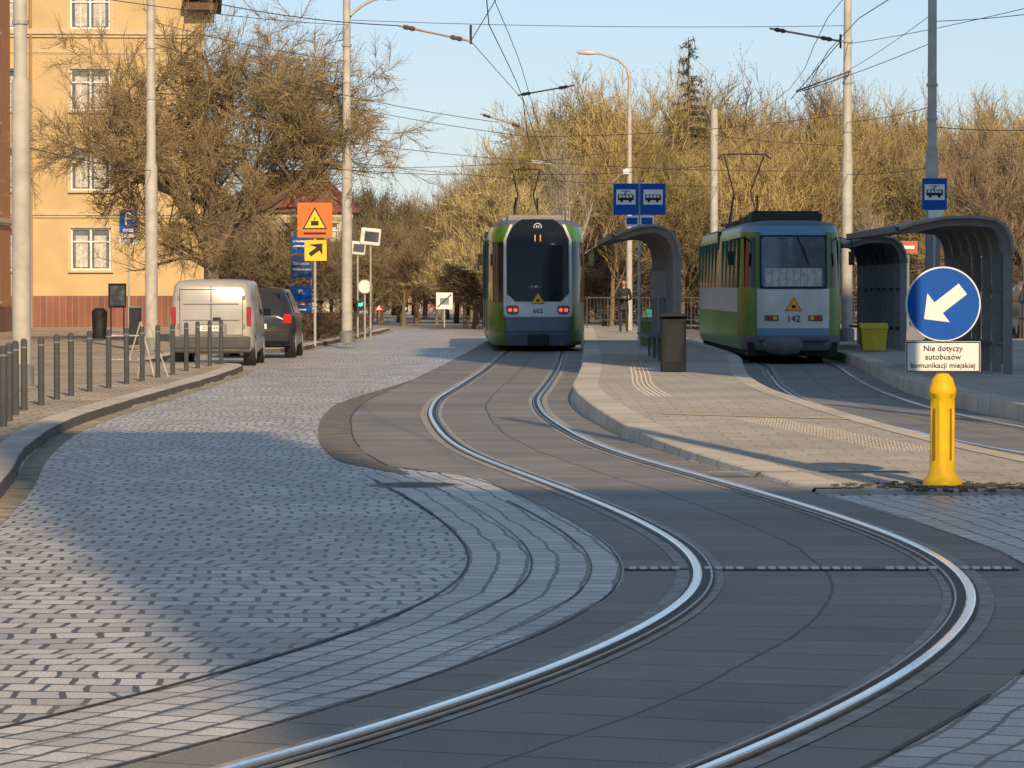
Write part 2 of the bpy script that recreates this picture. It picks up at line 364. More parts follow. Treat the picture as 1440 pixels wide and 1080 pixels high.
def lerp_tab(tab,x):
    for (a,fa),(b,fb) in zip(tab,tab[1:]):
        if a<=x<=b: return fa+(fb-fa)*(x-a)/(b-a)
    return tab[-1][1] if x>tab[-1][0] else tab[0][1]
def patch(par,name,m,ys_,zs,hw,cols=10,off=.012,cx=0):
    g=G(); vs=[];fs=[]
    for z in zs:
        w=hw(z)
        for c in range(cols+1):
            x=cx-w+2*w*c/cols; vs.append((x,ys_(x,z)-off,z))
    for i in range(len(zs)-1):
        for c in range(cols): fs.append((i*(cols+1)+c,i*(cols+1)+c+1,(i+1)*(cols+1)+c+1,(i+1)*(cols+1)+c))
    return g.add(vs,fs).obj(name,m,par,smooth=60)
ty=92.0; tr1=emp('tram',(xat(T1,ty)+.06,ty,0),R(1.0)); tr1.scale=(1.06,1,1)
planA=[(0,0),(.4,.02),(.7,.07),(.84,.16),(.95,.4),(1.06,.85),(1.15,1.4),(1.2,2.0),(1.2,2.001),(1.2,5),(1.2,8.9),(1.2,9)]
LA=19
leanA=[(.1,.1),(.5,.03),(.9,0),(1.3,.04),(2.0,.16),(2.8,.34),(3.2,.47),(3.45,.62),(3.6,.9)]
levA=[(.16,.93,.1,.1),(.3,.97,.06,.1),(.55,1,.02,.1),(.9,1,0,.1),(1.28,1,.04,.1),(1.5,1,.07,.1),(2.0,1,.16,.2),(2.45,.995,.26,.3),(2.85,.98,.355,.4),(3.1,.955,.43,.5),(3.25,.92,.5,.5),(3.36,.86,.56,.6),(3.42,.78,.62,.7)]
def mA(x,y,z):
    if z>3.3: return 3
    if y<1.2: 
        if z>2.85: return 0
        if abs(x)>.88: return 4 if 1.35<z<2.85 else 0
        return 1 if z>.9 else (0 if z>.5 else 2)
    if z>2.85: return 1
    if 1.35<z<2.85: return 4
    return 0
trambody(tr1,planA,LA,levA,mA,[tgreen,twhite,tgrey,tgrey,glass])
plA=[(x,y) for x,y in planA[:8]]
def sA(x,z):
    y=lerp_tab(plA,abs(x)); return y+lerp_tab(leanA,z)*max(0,1-y/2)
zz=[1.3+i*.1 for i in range(21)]+[3.36,3.4,3.44]
def hwA(z):
    if z<1.5: return .56+.9*(z-1.3) if z<1.46 else .72
    if z<2.8: return .76
    t=min(1,(z-2.8)/.66); return .76*math.sqrt(max(0.05,1-t*t*.8))
patch(tr1,'rear_windscreen',glass,sA,zz,hwA,14,.02)
zl=[.92+.04*i for i in range(11)]
patch(tr1,'rear_band',twhite,sA,zl,lambda z:.84,12,.008)
for s in(-1,1):
    patch(tr1,'lamp_housing',tgrey,sA,[.96,1.02,1.1,1.17,1.2],lambda z:.15 if .97<z<1.19 else .1,6,.014,cx=s*.62)
    for q in(-.06,.07):
        y=sA(s*.62+q,1.08)-.03; G().tube([(s*.62+q,y,1.08),(s*.62+q,y+.02,1.08)],.045,14).obj('tail_lamp',redlit,tr1)
    g=G() 
    pts=[(s*lerp_tab([(1.2,.79),(2.9,.80),(3.3,.64)],z),z) for z in [1.15,1.5,1.9,2.3,2.7,2.9,3.05,3.2,3.3]]
    vs=[];fs=[]
    for x,z in pts:
        vs+= [(x-s*.03,sA(x-s*.03,z)-.026,z),(x+s*.035,sA(x+s*.035,z)-.022,z)]
    for i in range(len(pts)-1): fs.append((2*i,2*i+1,2*i+3,2*i+2))
    g.add(vs,fs).obj('white_pillar',twhite,tr1)
    patch(tr1,'green_wing',tgreen,sA,[.56,.7,.85,.98,1.12],lambda z:max(.01,.1*(1.15-z)/.5),4,.055,cx=s*.88)
patch(tr1,'bumper',mat('bumper_grey',(.13,.17,.21),.5),sA,[.54,.58,.66,.78,.86,.9],lambda z:.86 if .56<z<.88 else .8,12,.05)
patch(tr1,'bumper_lip',tgrey,sA,[.42,.53],lambda z:.8,12,.03)
G().box((0,.3,.3),(.5,.7,.3)).obj('coupler',rub,tr1,bevel=.03)
G().box((0,LA/2,.28),(1.9,LA-2,.36)).obj('underframe',rub,tr1)
g=G()
for yy in(1.8,3.6,9,15):
    for s in(-1,1): g.tube([(s*.62,yy,.31),(s*.78,yy,.31)],.31,18)
g.obj('wheels',mat('wheel_dark',(.04,.035,.03),.6,.4),tr1)
g=G().box((0,4.4,3.5),(1.4,2.8,.2)).box((0,9,3.5),(1.6,4,.24)).box((0,14,3.52),(1.4,3,.28)); g.obj('roof_boxes',mat('roof_box',(.2,.21,.21),.6),tr1,bevel=.05)
for s in(-1,1):
    g=G()
    for k in range(7): 
        yy=3.0+k*2.1; g.box((s*1.2,yy,2.1),(.03,.07,1.5))
    g.obj('window_posts',tgreen2,tr1)
    g=G()
    for yy in(4.2,10.2,15.2):
        for q in(-.62,0,.62): g.box((s*1.203,yy+q,1.75),(.03,.05,2.5))
    g.obj('door_frames',tgreen2,tr1)
G().box((0,9.5,1.9),(2.43,.5,2.7)).obj('bellows',rub,tr1)
text('11',(.0,sA(0,2.95)-.045,2.93),.26,amber,tr1,'route_number')
text('602',(0,sA(0,1.04)-.02,1.05),.17,dark,tr1,'fleet_number')
text('– 2.49 –',(-.08,sA(0,1.7)-.035,1.68),.1,white,tr1,'window_lettering')
g=G().tube([(0,sA(0,3.26)-.05,3.24),(0,sA(0,3.26)-.04,3.24)],.1,20); g.obj('emblem_ring',white,tr1); G().tube([(0,sA(0,3.26)-.054,3.24),(0,sA(0,3.26)-.05,3.24)],.085,20).obj('emblem',dark,tr1); text('H',(0,sA(0,3.26)-.058,3.24),.12,white,tr1,'emblem_letter')
def tri(par,y,z,s,x=0):
    G().prism([(x-s,y,z-s*.8),(x+s,y,z-s*.8),(x,y,z+s*.9)],(0,-.006,0)).obj('warning_triangle_edge',mat('tri_red',(.75,.2,.03),.4),par)
    G().prism([(x-s*.72,y-.007,z-s*.64),(x+s*.72,y-.007,z-s*.64),(x,y-.007,z+s*.6)],(0,-.004,0)).obj('warning_triangle_face',syel,par)
    G().box((x,y-.014,z-s*.28),(s*.5,.004,s*.38)).obj('warning_tram_symbol',dark,par)
tri(tr1,sA(0,1.38)-.05,1.38,.17)
def panto(par,y,z0,zt,m,w=.75):
    g=G(); g.box((0,y,z0+.05),(1.1,1.3,.06))
    for s in(-1,1):
        g.tube([(s*.35,y-.5,z0+.08),(s*.22,y+.7,z0+(zt-z0)*.5)],.025,6); g.tube([(s*.22,y+.7,z0+(zt-z0)*.5),(s*min(.5,w),y-.1,zt-.06)],.02,6)
        g.tube([(s*.35,y+.5,z0+.08),(s*.3,y-.7,z0+(zt-z0)*.42)],.02,6)
    for yy in(-.2,0): g.tube([(-w-.12,y+yy,zt-.12),(-w,y+yy,zt-.02),(-w*.6,y+yy,zt),(w*.6,y+yy,zt),(w,y+yy,zt-.02),(w+.12,y+yy,zt-.12)],.02,6)
    for sx in(-.4,.4):
        for sy in(-.5,.5): g.tube([(sx,y+sy,z0-.1),(sx,y+sy,z0+.05)],.05,8)
    g.obj('pantograph',m,par)
panto(tr1,14.5,3.7,5.2,mat('panto',(.05,.05,.05),.8,.0,spec=.2),.38)
g=G()
for s in(-1,1):
    g.tube([(s*1.15,2.2,2.9),(s*1.38,2.05,2.85),(s*1.38,2.05,2.4)],.018,6); g.box((s*1.38,2.05,2.4),(.13,.08,.32))
g.obj('mirror',dark,tr1,bevel=0)
ty=77.0; tr2=emp('tram',(xat(T2,ty),ty,0),R(.1)); tr2.scale=(1.03,1,1)
planB=[(0,0),(.35,.01),(.62,.03),(.69,.06),(.76,.13),(.98,.55),(1.06,.85),(1.1,1.3),(1.1,1.301),(1.1,4),(1.1,8.9),(1.1,8.95)]
LB=18.0
levB=[(.3,.95,.04,.05),(.42,.99,.02,.03),(.62,1,0,0),(.78,1,0,0),(1.12,1,0,0),(1.55,1,.0,0),(1.66,1,.02,.02),(2.25,.985,.09,.09),(2.75,.965,.15,.15),(2.87,.955,.18,.18),(3.0,.92,.24,.2),(3.08,.82,.36,.3),(3.12,.6,.6,.6)]
leanB=[(.3,.04),(.62,0),(1.55,0),(1.66,.02),(2.25,.09),(2.75,.15),(2.87,.18),(3.0,.24)]
def mB(x,y,z):
    if z>2.95: return 5
    if z>2.86: return 4 if y<1.3 else 0
    if z<.62: return 3 if y<1 else 0
    if y<.12:
        if .62<z<.78: return 4
        return 1 if z<1.66 else 4
    if y<1.3:
        if z>1.66 and z<2.76: return 6
        return 0
    if 1.66<z<2.76: return 6
    if z>2.76: return 0
    return 0 if z<1.12 else 1
trambody(tr2,planB,LB,levB,mB,[tgreen,twhite,tgreen2,tgrey,tblue,mat('roof_grey',(.15,.16,.17),.6),glass])
plB=planB[:8]
def sB(x,z):
    y=lerp_tab(plB,abs(x)); return y+lerp_tab(leanB,z)*max(0,1-y/2)
def hwB(z): return .665 if 1.7<z<2.72 else .62
zw=[1.67,1.72,1.9,2.2,2.5,2.7,2.76]
for s in(-1,1):
    patch(tr2,'corner_pillar',tgreen,sB,[1.64,2.0,2.4,2.86],lambda z:.035,3,.012,cx=s*.745)
    patch(tr2,'corner_post',tgreen,sB,[1.64,2.0,2.4,2.8],lambda z:.03,3,.012,cx=s*1.03)
patch(tr2,'rear_window_gasket',rub,sB,[1.63,1.67,1.9,2.3,2.7,2.8],lambda z:.7,12,.012)
patch(tr2,'rear_window',mat('tram_window',(.08,.11,.14),.08,var=.3,ns=3,spec=.6),sB,zw,hwB,12,.018)
patch(tr2,'window_blind',curt,sB,[1.69,1.78,1.9,2.0,2.08],lambda z:.6,12,.021)  # pale curtain across the lower rear window
g=G()
for k in range(9): x=-.6+k*.15; g.tube([(x,sB(x,1.7)-.02,1.69),(x,sB(x,2.08)-.02,2.08)],.006,4)
g.obj('blind_folds',grey,tr2)
G().tube([(.08,sB(0,2.76)-.03,2.78),(.3,sB(0,2.2)-.04,2.2)],.012,5).tube([(.2,sB(.1,2.6)-.03,2.55),(.32,sB(.3,2.0)-.04,2.15)],.01,4).obj('wiper',rub,tr2)
text('142',(0,sB(0,1)-.012,.98),.2,dark,tr2,'fleet_number')
tri(tr2,sB(0,1.3)-.01,1.3,.18)
g=G()
for s in(-1,1):
    g.box((s*.46,sB(.46,1.0)-.01,1.0),(.3,.03,.12))
g.obj('tail_lamp_unit',tgrey,tr2,bevel=.01)
for s in(-1,1):
    G().box((s*.5,sB(.5,1.0)-.03,1.0),(.1,.02,.08)).obj('tail_lamp',red,tr2); G().box((s*.39,sB(.4,1.0)-.03,1.0),(.08,.02,.07)).obj('signal_lamp',syel,tr2)
G().box((0,-.03,.56),(1.5,.16,.12)).obj('bumper_beam',tgrey,tr2,bevel=.03)
g=G().tube([(-.6,-.12,.42),(-.5,-.2,.42),(-.2,-.24,.4),(.05,-.2,.42),(.12,-.12,.42)],[.1,.19,.21,.19,.1],12); g.obj('coupler_cover',mat('cover_grey',(.13,.14,.15),.7),tr2,smooth=50)
G().box((0,LB/2,.32),(1.9,LB-.6,.3)).obj('underframe',rub,tr2)
g=G()
for yy in(2.2,4.1,13.5,15.4):
    for s in(-1,1): g.tube([(s*.64,yy,.34),(s*.78,yy,.34)],.34,18)
g.obj('wheels',M['wheel_dark'],tr2)
G().box((0,8.9,1.75),(2.14,.7,2.5)).obj('bellows',rub,tr2)
g=G()
for s in(-1,1):
    for k in range(12):
        yy=1.35+k*1.4
        if 8<yy<9.6: continue
        g.box((s*1.083,yy,2.2),(.045,.09,1.1),0,0)
g.obj('window_posts',tgreen2,tr2)
g=G().box((-.05,2.2,3.2),(1.5,1.9,.2)).box((0,6.2,3.2),(1.4,2.2,.2)).box((.1,12,3.2),(1.4,4,.2)); g.obj('roof_boxes',mat('roof_box_dark',(.05,.055,.06),.8,spec=.2),tr2,bevel=.03)
g=G()
for k in range(7): g.box((-.05,1.4+k*.28,3.32),(1.4,.05,.05))
g.obj('resistor_grille',dark,tr2)
panto(tr2,16.2,3.25,5.15,M['panto'],.55)
g=G()
for s in(-1,1): g.tube([(s*1.02,.8,2.75),(s*1.28,.7,2.7),(s*1.28,.7,2.3)],.016,6); g.box((s*1.28,.7,2.3),(.12,.06,.3))
g.obj('mirror',dark,tr2)
# ------------------------------------------------------------------ vehicles
def carbody(par,secs,m,name='body'):
    g=G(); vs=[];fs=[]
    for (y,w,zb,belt,wt,zr) in secs:
        half=[(w*.9,zb),(w,zb+.12),(w*1.01,(zb+belt)/2),(w,belt),(w*.985+ (wt-w)*.05,belt+.03),((w+wt)/2*.99,(belt+zr)/2),(wt,zr-.1),(wt*.93,zr-.03),(wt*.7,zr),(wt*.3,zr+.015)]
        ring=[(x,z) for x,z in half]+[(-x,z) for x,z in reversed(half)]
        vs+=[(x,y,z) for x,z in ring]
    n=20
    for i in range(len(secs)-1):
        for k in range(n): fs.append((i*n+k,i*n+(k+1)%n,(i+1)*n+(k+1)%n,(i+1)*n+k))
    fs.append(tuple(range(n))); fs.append(tuple((len(secs)-1)*n+k for k in range(n)))
    return g.add(vs,fs).obj(name,m,par,smooth=38)
def wheels(par,ya,yb,x,r):
    g=G();g2=G();g3=G()
    for yy in(ya,yb):
        for s in(-1,1):
            g.tube([(s*(x-.2),yy,r),(s*(x-.02),yy,r),(s*x,yy,r)],[r,r,r*.92],24)
            g2.tube([(s*(x),yy,r),(s*(x+.008),yy,r)],r*.62,16)
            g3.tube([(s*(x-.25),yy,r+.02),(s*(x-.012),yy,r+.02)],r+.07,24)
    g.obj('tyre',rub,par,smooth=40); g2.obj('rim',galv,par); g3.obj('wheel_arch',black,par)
van=emp('parked_van',(Gp(301,514).x,75,0),R(.5))
vs_=[(0,.80,.42,1.02,.72,1.66),(.05,.85,.36,1.05,.76,1.74),(.2,.89,.3,1.06,.79,1.80),(.6,.9,.26,1.06,.8,1.82),(2.7,.9,.24,1.04,.8,1.83),(3.1,.9,.24,1.03,.77,1.74),(3.45,.9,.24,1.02,.78,1.4),(3.75,.89,.24,1.0,.8,1.1),(4.2,.84,.26,.85,.74,.95),(4.38,.72,.35,.7,.6,.78)]
carbody(van,vs_,vanp); wheels(van,.75,3.5,.9,.32)
G().box((0,-.04,.5),(1.66,.14,.26)).obj('bumper',mat('bumper_plastic',(.09,.09,.095),.8,spec=.2),van,bevel=.04)
for s in(-1,1): G().box((s*.79,.035,1.05),(.1,.1,.42)).obj('tail_lamp',mat('lamp_red_dull',(.35,.03,.03),.25),van,bevel=.02)
G().box((0,-.012,1.1),(.014,.02,1.2)).box((0,-.006,.66),(1.3,.012,.012)).box((-.66,-.006,1.1),(.01,.012,1.1)).box((.66,-.006,1.1),(.01,.012,1.1)).box((0,-.0,1.62),(1.3,.02,.012)).obj('door_gap',black,van)
G().box((0,-.018,.8),(.66,.02,.2)).obj('plate_recess',mat('plate_recess',(.22,.22,.22),.7),van,bevel=.01)
G().box((0,-.03,.8),(.52,.02,.12)).obj('number_plate',white,van); text('ZS 914TL',(0,-.042,.8),.095,dark,van)
G().box((.12,-.035,1.0),(.16,.04,.06)).obj('door_handle',dark,van); G().box((0,-.02,1.32),(1.18,.012,.02)).box((0,-.02,.98),(1.18,.012,.02)).obj('door_pressing',mat('van_crease',(.3,.29,.28),.5),van)
for zz_ in(.85,1.45):
    for s in(-1,1): G().box((s*.69,-.01,zz_),(.05,.03,.09)).obj('hinge',grey,van)
g=G()
for s in(-1,1): 
    g.add([(s*.9,2.3,1.1),(s*.9,3.3,1.08),(s*.825,3.0,1.55),(s*.81,2.3,1.62)],[(0,1,2,3)]); g.box((s*1.0,3.15,1.12),(.18,.12,.16)); g.box((s*.912,2.0,.62),(.01,3.2,.06))
g.obj('side_glass_and_trim',glass,van)
G().add([(-.7,3.12,1.7),(.7,3.12,1.7),(.78,3.78,1.1),(-.78,3.78,1.1)],[(0,1,2,3)]).obj('windscreen',glass,van)
def suv(name,loc,rz,paint):
    c=emp(name,loc,rz)
    ss=[(0,.78,.45,.85,.66,.98),(.04,.84,.36,.95,.66,1.05),(.12,.87,.3,.98,.66,1.18),(.42,.9,.26,1.0,.66,1.58),(.8,.9,.24,1.0,.69,1.64),(2.2,.9,.22,.98,.7,1.64),(2.7,.9,.22,.96,.67,1.52),(3.35,.89,.24,.93,.76,1.04),(4.1,.82,.28,.75,.68,.86),(4.25,.7,.35,.65,.55,.72)]
    carbody(c,ss,paint); wheels(c,.75,3.4,.9,.34)
    G().add([(-.6,.09,1.08),(.6,.09,1.08),(.55,.37,1.52),(-.55,.37,1.52)],[(0,1,2,3)]).obj('rear_window',glass,c)
    g=G()
    for s in(-1,1): g.add([(s*.885,.55,1.06),(s*.885,3.0,1.02),(s*.70,2.5,1.5),(s*.70,.75,1.56)],[(0,1,2,3)])
    g.obj('side_glass',glass,c)
    for s in(-1,1): G().box((s*.74,.06,.93),(.2,.14,.22)).obj('tail_lamp',mat('lamp_red',(.5,.02,.02),.2),c,bevel=.02)
    G().box((0,-.03,.5),(1.6,.14,.24)).obj('bumper',dark,c,bevel=.04); G().box((0,.0,.75),(.52,.05,.12)).obj('number_plate',white,c)
    G().add([(-.66,2.74,1.5),(.66,2.74,1.5),(.76,3.37,1.06),(-.76,3.37,1.06)],[(0,1,2,3)]).obj('windscreen',glass,c)
    return c
suv('parked_car',(-6.02,83.5,0),0,carp)
suv('parked_car',(18.6,126,0),R(60),mat('car_silver',(.3,.32,.34),.3,.4))
suv('parked_car',(15.2,100,.22),0,mat('car_darkblue',(.05,.07,.11),.3,.3))
# ------------------------------------------------------------------ shelters
def shelter(xr,y0,L,W,zb,slats):
    e=emp('tram_shelter',(xr,y0,zb))
    prof=[(-W,2.4),(-W*.85,2.5),(-W*.6,2.6),(-W*.35,2.62),(-.3,2.57),(-.14,2.45),(-.04,2.25),(0,2.0),(0,1.2),(0,0)]
    def off_(p,o):
        out=[]
        for i,q in enumerate(p):
            a=p[max(0,i-1)]; b=p[min(len(p)-1,i+1)]; t=Vector((b[0]-a[0],b[1]-a[1])).normalized(); out.append((q[0]+t.y*o,q[1]-t.x*o))
        return out
    inn2=[ (a if i else b) for i,(a,b) in enumerate(zip(off_(prof,.15),off_(prof,.06)))]
    g=G(); nr=max(3,int(L/1.3)) 
    for k in range(nr+1):
        y=L*k/nr; w=.07
        vs=[];fs=[]
        for (a,b) in zip(prof,inn2): 
            for yy in(y-w/2,y+w/2): vs+= [(a[0],yy,a[1]),(b[0],yy,b[1])]
        for i in range(len(prof)-1):
            o=i*4
            fs+=[(o,o+4,o+5,o+1),(o+2,o+3,o+7,o+6),(o,o+2,o+6,o+4),(o+1,o+5,o+7,o+3)]
        fs+=[(0,1,3,2),tuple(len(vs)-4+i for i in(0,2,3,1))]
        g.add(vs,fs)
    g.obj('ribs',mat('shelter_grey',(.21,.215,.22),.7,.1),e)
    g=G(); pr=off_(prof[:8],-.015); pi=off_(prof[:8],.03); ext=.25
    vs=[];fs=[]
    for (a,b) in zip(pr,pi):
        for yy in(-ext,L+ext): vs+=[(a[0],yy,a[1]),(b[0],yy,b[1])]
    for i in range(len(pr)-1):
        o=i*4; fs+=[(o,o+4,o+5,o+1),(o+2,o+3,o+7,o+6),(o,o+2,o+6,o+4),(o+1,o+5,o+7,o+3)]
    fs+=[(0,1,3,2),tuple(len(vs)-4+i for i in(0,2,3,1))]
    g.add(vs,fs).obj('roof_sheet',mat('roof_sheet',(.26,.26,.26),.7,.1),e)
    g=G()
    g.box((-W,L/2,2.4),(.07,L+.5,.1)).box((-.05,L/2,.5),(.05,L,.06)).box((-.05,L/2,1.4),(.05,L,.05))
    if slats:
        y=.15
        while y<L: g.box((-.03,y,1.1),(.02,.06,1.9)); y+=.42
    g.box((-.35,L/2,.48),(.38,L*.6,.05))
    for q in(.25,.5,.75): g.box((-.3,L*q,.24),(.06,.06,.46))
    g.obj('rails_and_bench',mat('shelter_dark',(.12,.122,.125),.7,.1),e)
    gl=mat('shelter_glass',(.1,.12,.12),.05,0,spec=.5,alpha=.3)
    G().box((-.02,L/2,1.2),(.012,L-.1,1.5)).obj('rear_glass',gl,e)
    return e
shelter(3.18,67,10,1.3,.22,False)
shelter(8.98,81,10,1.5,.22,False)
shelter(8.3,59,8,1.95,.22,True)
e=emp('timetable_case',(2.95,71.2,.22)); G().box((0,0,1.5),(.4,.06,.6)).obj('case',grey,e,bevel=.01); G().box((0,-.034,1.5),(.34,.006,.52)).obj('paper',mat('paper_sheet',(.3,.3,.28),.8,var=.3,ns=25),e); G().tube([(0,.0,0),(0,.0,1.2)],.03,8).obj('post',grey,e)
# platform furniture
e=emp('litter_bin',(2.75,60.6,.22)); G().box((0,0,.45),(.42,.42,.9)).obj('cabinet',mat('bin_dark',(.022,.025,.03),.85,0,spec=.15),e,bevel=.02)
G().box((0,0,.95),(.46,.46,.05),rx=R(-6)).box((0,-.215,.5),(.32,.01,.66)).obj('lid_and_door',mat('bin_grey',(.028,.032,.038),.85,0,spec=.15),e)
def wheelie(u,d,col,name,w=.5,h=.62):
    x=Wp(u,0,d).x; e=emp(name,(x,d,.22)); g=G()
    a=[(-w*.42,-.2),(w*.42,-.2),(w*.42,.2),(-w*.42,.2)]; b=[(-w/2,-.27),(w/2,-.27),(w/2,.27),(-w/2,.27)]
    g.add([(x_,y_,.03) for x_,y_ in a]+[(x_,y_,h) for x_,y_ in b],[(0,1,5,4),(1,2,6,5),(2,3,7,6),(3,0,4,7),(3,2,1,0),(4,5,6,7)]); g.obj('tub',col,e,bevel=.02)
    g=G(); g.prism([(-w/2-.02,-.3,h),(-w/2-.02,.29,h+.0),(-w/2-.02,.2,h+.13),(-w/2-.02,-.1,h+.12)],(w+.04,0,0)); g.obj('lid',col,e,bevel=.015)
    return e
wheelie(912,86,mat('bin_green',(.14,.2,.07),.6),'grit_bin',.45,.6)
wheelie(1229,79.6,mat('bin_yellow',(.65,.48,.03),.6),'grit_bin',.6,.52)
wheelie(918,100,mat('bin_teal',(.02,.25,.27),.6),'waste_container',.35,.7)
# ------------------------------------------------------------------ poles
def pole(name,u,d,z0,segs,collar=True,m=lgrey,x=None):
    x=Wp(u,400,d).x if x is None else x
    e=emp(name,(x,d,z0)); g=G(); pts=[];rad=[]
    for z,r in segs: pts.append((0,0,z)); rad.append(r)
    g.tube(pts,rad,16).obj('shaft',m,e,smooth=40)
    if collar:
        g=G().tube([(0,0,0),(0,0,.32),(0,0,.36)],[segs[0][1]*1.35,segs[0][1]*1.35,segs[0][1]],16).box((0,0,.012),(.5,.5,.024)); g.obj('base_collar',grey,e)
    return e
def bands(e,zs,r):
    g=G()
    for z in zs: g.tube([(0,0,z-.03),(0,0,z+.03)],r,12)
    g.obj('clamp_bands',galv,e)
pA=pole('catenary_mast',30,54.6,.12,[(0,.145),(3.9,.145),(4.7,.14),(4.75,.105),(9.5,.09)])
pB=pole('catenary_mast',213,84,.12,[(0,.15),(4.4,.145),(4.5,.11),(11,.09)])
pC=pole('catenary_mast',488,98,.12,[(0,.15),(4.9,.145),(5,.12),(12,.09)])
pF=pole('catenary_mast',1191,95,.22,[(0,.15),(4.9,.145),(5,.12),(12,.09)])
pG=pole('catenary_mast',1310,75,.22,[(0,.14),(4.3,.13),(4.4,.1),(10.5,.085)])
pE=pole('catenary_mast',1004,103,.22,[(0,.12),(6.5,.11),(6.6,.09)])
pole('catenary_mast',0,22,.0,[(0,.15),(4.9,.14),(12.5,.09)],x=4.6); pole('catenary_mast',0,30,.0,[(0,.15),(4.9,.14),(11,.09)],x=8.6)  # out-of-frame masts, added for their shadow streaks on road and platform
bands(pA,[3.0,5.6,6.2],.13);bands(pB,[6,7.2],.13);bands(pC,[5.5,7.2,8.2],.14);bands(pF,[5.6,6.9,8],.14);bands(pG,[5.0,5.7],.12)
G().box((0,-.2,2.1),(.3,.22,1.2)).obj('control_box',grey,pG,bevel=.02)
def lamp(name,u,d,zt,arm,m=lgrey,z0=.1):
    x=Wp(u,400,d).x; e=emp(name,(x,d,z0)); s=1 if arm>0 else -1
    pts=[(0,0,0),(0,0,zt*.5),(0,0,zt-.6),(s*.1,0,zt-.25),(s*.4,0,zt),(arm*.75,0,zt+.18),(arm,0,zt+.22)]
    G().tube(pts,[.11,.09,.06,.05,.045,.04,.035],12).obj('column',m,e,smooth=50)
    G().tube([(arm-s*.05,0,zt+.22),(arm+s*.15,0,zt+.24),(arm+s*.5,0,zt+.26),(arm+s*.6,0,zt+.26)],[.05,.09,.08,.02],10).obj('lantern',mat('lantern',(.5,.5,.5),.4),e,smooth=60)
    return e
lD=lamp('street_lamp',885,121,9.3,-1.2)
G().box((-.12,-.05,5.5),(.2,.3,.16)).tube([(0,0,5.6),(-.12,0,5.6)],.03,6).obj('camera_unit',white,lD)
lamp('street_lamp',488,98,9.3,1.0); lamp('street_lamp',484,132,9.8,-1.3); lamp('street_lamp',798,150,6.6,-1.0)
# ------------------------------------------------------------------ wires
wm=mat('wire',(.06,.06,.065),.6,.2); we=emp('overhead_wires')
def wire(pts,sag=0,r=.011,name='wire',m=wm):
    out=[]
    for i in range(len(pts)-1):
        a,b=Vector(pts[i]),Vector(pts[i+1]); n=10
        for k in range(n): t=k/n; q=a.lerp(b,t); q.z-=sag*4*t*(1-t); out.append(q)
    out.append(Vector(pts[-1])); G().tube(out,r,4).obj(name,m,we)
for T,zc in((T1,5.55),(T2,5.5)):
    pts=[(q.x,q.y,zc) for q in T[::14] if q.y>20] 
    wire(pts,0,.008,'contact_wire')
    wire([(x,y,z+.55) for x,y,z in pts],0,.007,'messenger_wire')
def iw(a,b,sag=.15,r=.008): wire([Wp(*a),Wp(*b)],sag,r)
iw((488,28,98),(1191,36,95),.1); iw((488,86,98),(213,30,84),.1); iw((488,150,98),(742,192,92),.05)
iw((488,200,98),(1191,240,95),.25); iw((488,228,98),(1004,262,103),.15); iw((213,130,84),(488,138,98),.1)
iw((30,205,54.6),(213,240,84),.05); iw((213,60,84),(700,172,90),.2); iw((213,205,84),(645,246,92),.15)
iw((30,-20,54.6),(490,35,98),.1); iw((1191,105,95),(1120,130,80),.03); iw((1191,62,95),(1440,12,75),.05)
iw((1310,20,75),(1191,100,95),.05); iw((1310,30,75),(1460,18,75),.03); iw((1310,150,75),(1191,172,95),.05)
iw((742,192,92),(1191,160,95),.15); iw((1120,130,80),(1310,60,75),.05); iw((885,210,118),(488,235,98),.2)
iw((1191,205,95),(1004,190,103),.05); iw((1310,178,75),(1480,182,75),.05); iw((240,-10,60),(560,36,57),.1)
iw((1191,245,95),(1310,235,75),.05); iw((742,245,110),(1004,232,103),.1)
iw((700,-5,55),(662,58,57),0); iw((662,58,57),(735,140,80),0); iw((735,140,80),(742,192,92),0)
am=mat('arm_galv',(.3,.28,.25),.5,.3); ins=mat('insulator',(.1,.06,.045),.4)
def arm(a,b):
    A=Wp(*a);B=Wp(*b); g=G().tube([A,B],.02,6); g.obj('steady_arm',am,we)
    for t in(.15,.8):
        c=A.lerp(B,t); dd=(B-A).normalized(); g=G()
        g.tube([c-dd*.1,c-dd*.05,c,c+dd*.05,c+dd*.1],[.025,.042,.03,.042,.025],8); g.obj('insulator',ins,we)
arm((560,36,57),(662,58,57)); arm((1082,40,62),(1182,58,62)); arm((728,134,80),(808,120,80)); arm((675,160,88),(738,180,88))
wire([Wp(1182,58,62),Wp(1120,130,80),Wp(1112,140,84)],0); wire([Wp(1120,128,80),Wp(1196,100,95)],0,.02)
wire([Wp(662,35,57),Wp(662,62,57)],0,.02); wire([Wp(1182,48,62),Wp(1182,68,62)],0,.02)
# ------------------------------------------------------------------ signs
def post(e,h,r=.03): G().tube([(0,0,0),(0,0,h)],r,10).obj('post',galv,e)
def tramicon(par,x,z,s,y,bus=False):
    G().box((x,y,z),(s*1.0,.004,s*.78)).obj('icon_field',white,par)
    g=G().box((x,y-.004,z-.02*s),(s*.82,.004,s*.3)).box((x-.22*s,y-.004,z-s*.2),(.14*s,.004,.14*s)).box((x+.22*s,y-.004,z-s*.2),(.14*s,.004,.14*s))
    if not bus: g.tube([(x-.1*s,y-.005,z+.13*s),(x+.05*s,y-.005,z+.3*s)],.012*s*2,4).box((x,y-.004,z+.31*s),(s*.5,.004,.03*s))
    g.obj('vehicle_pictogram',dark,par)
    g=G()
    for k in range(4): g.box((x-.28*s+k*.18*s,y-.008,z+.03*s),(.13*s,.003,.12*s))
    g.obj('pictogram_windows',white,par)
e=emp('tram_stop_sign',(Wp(899,400,85).x,85,.22)); post(e,4.0,.04)
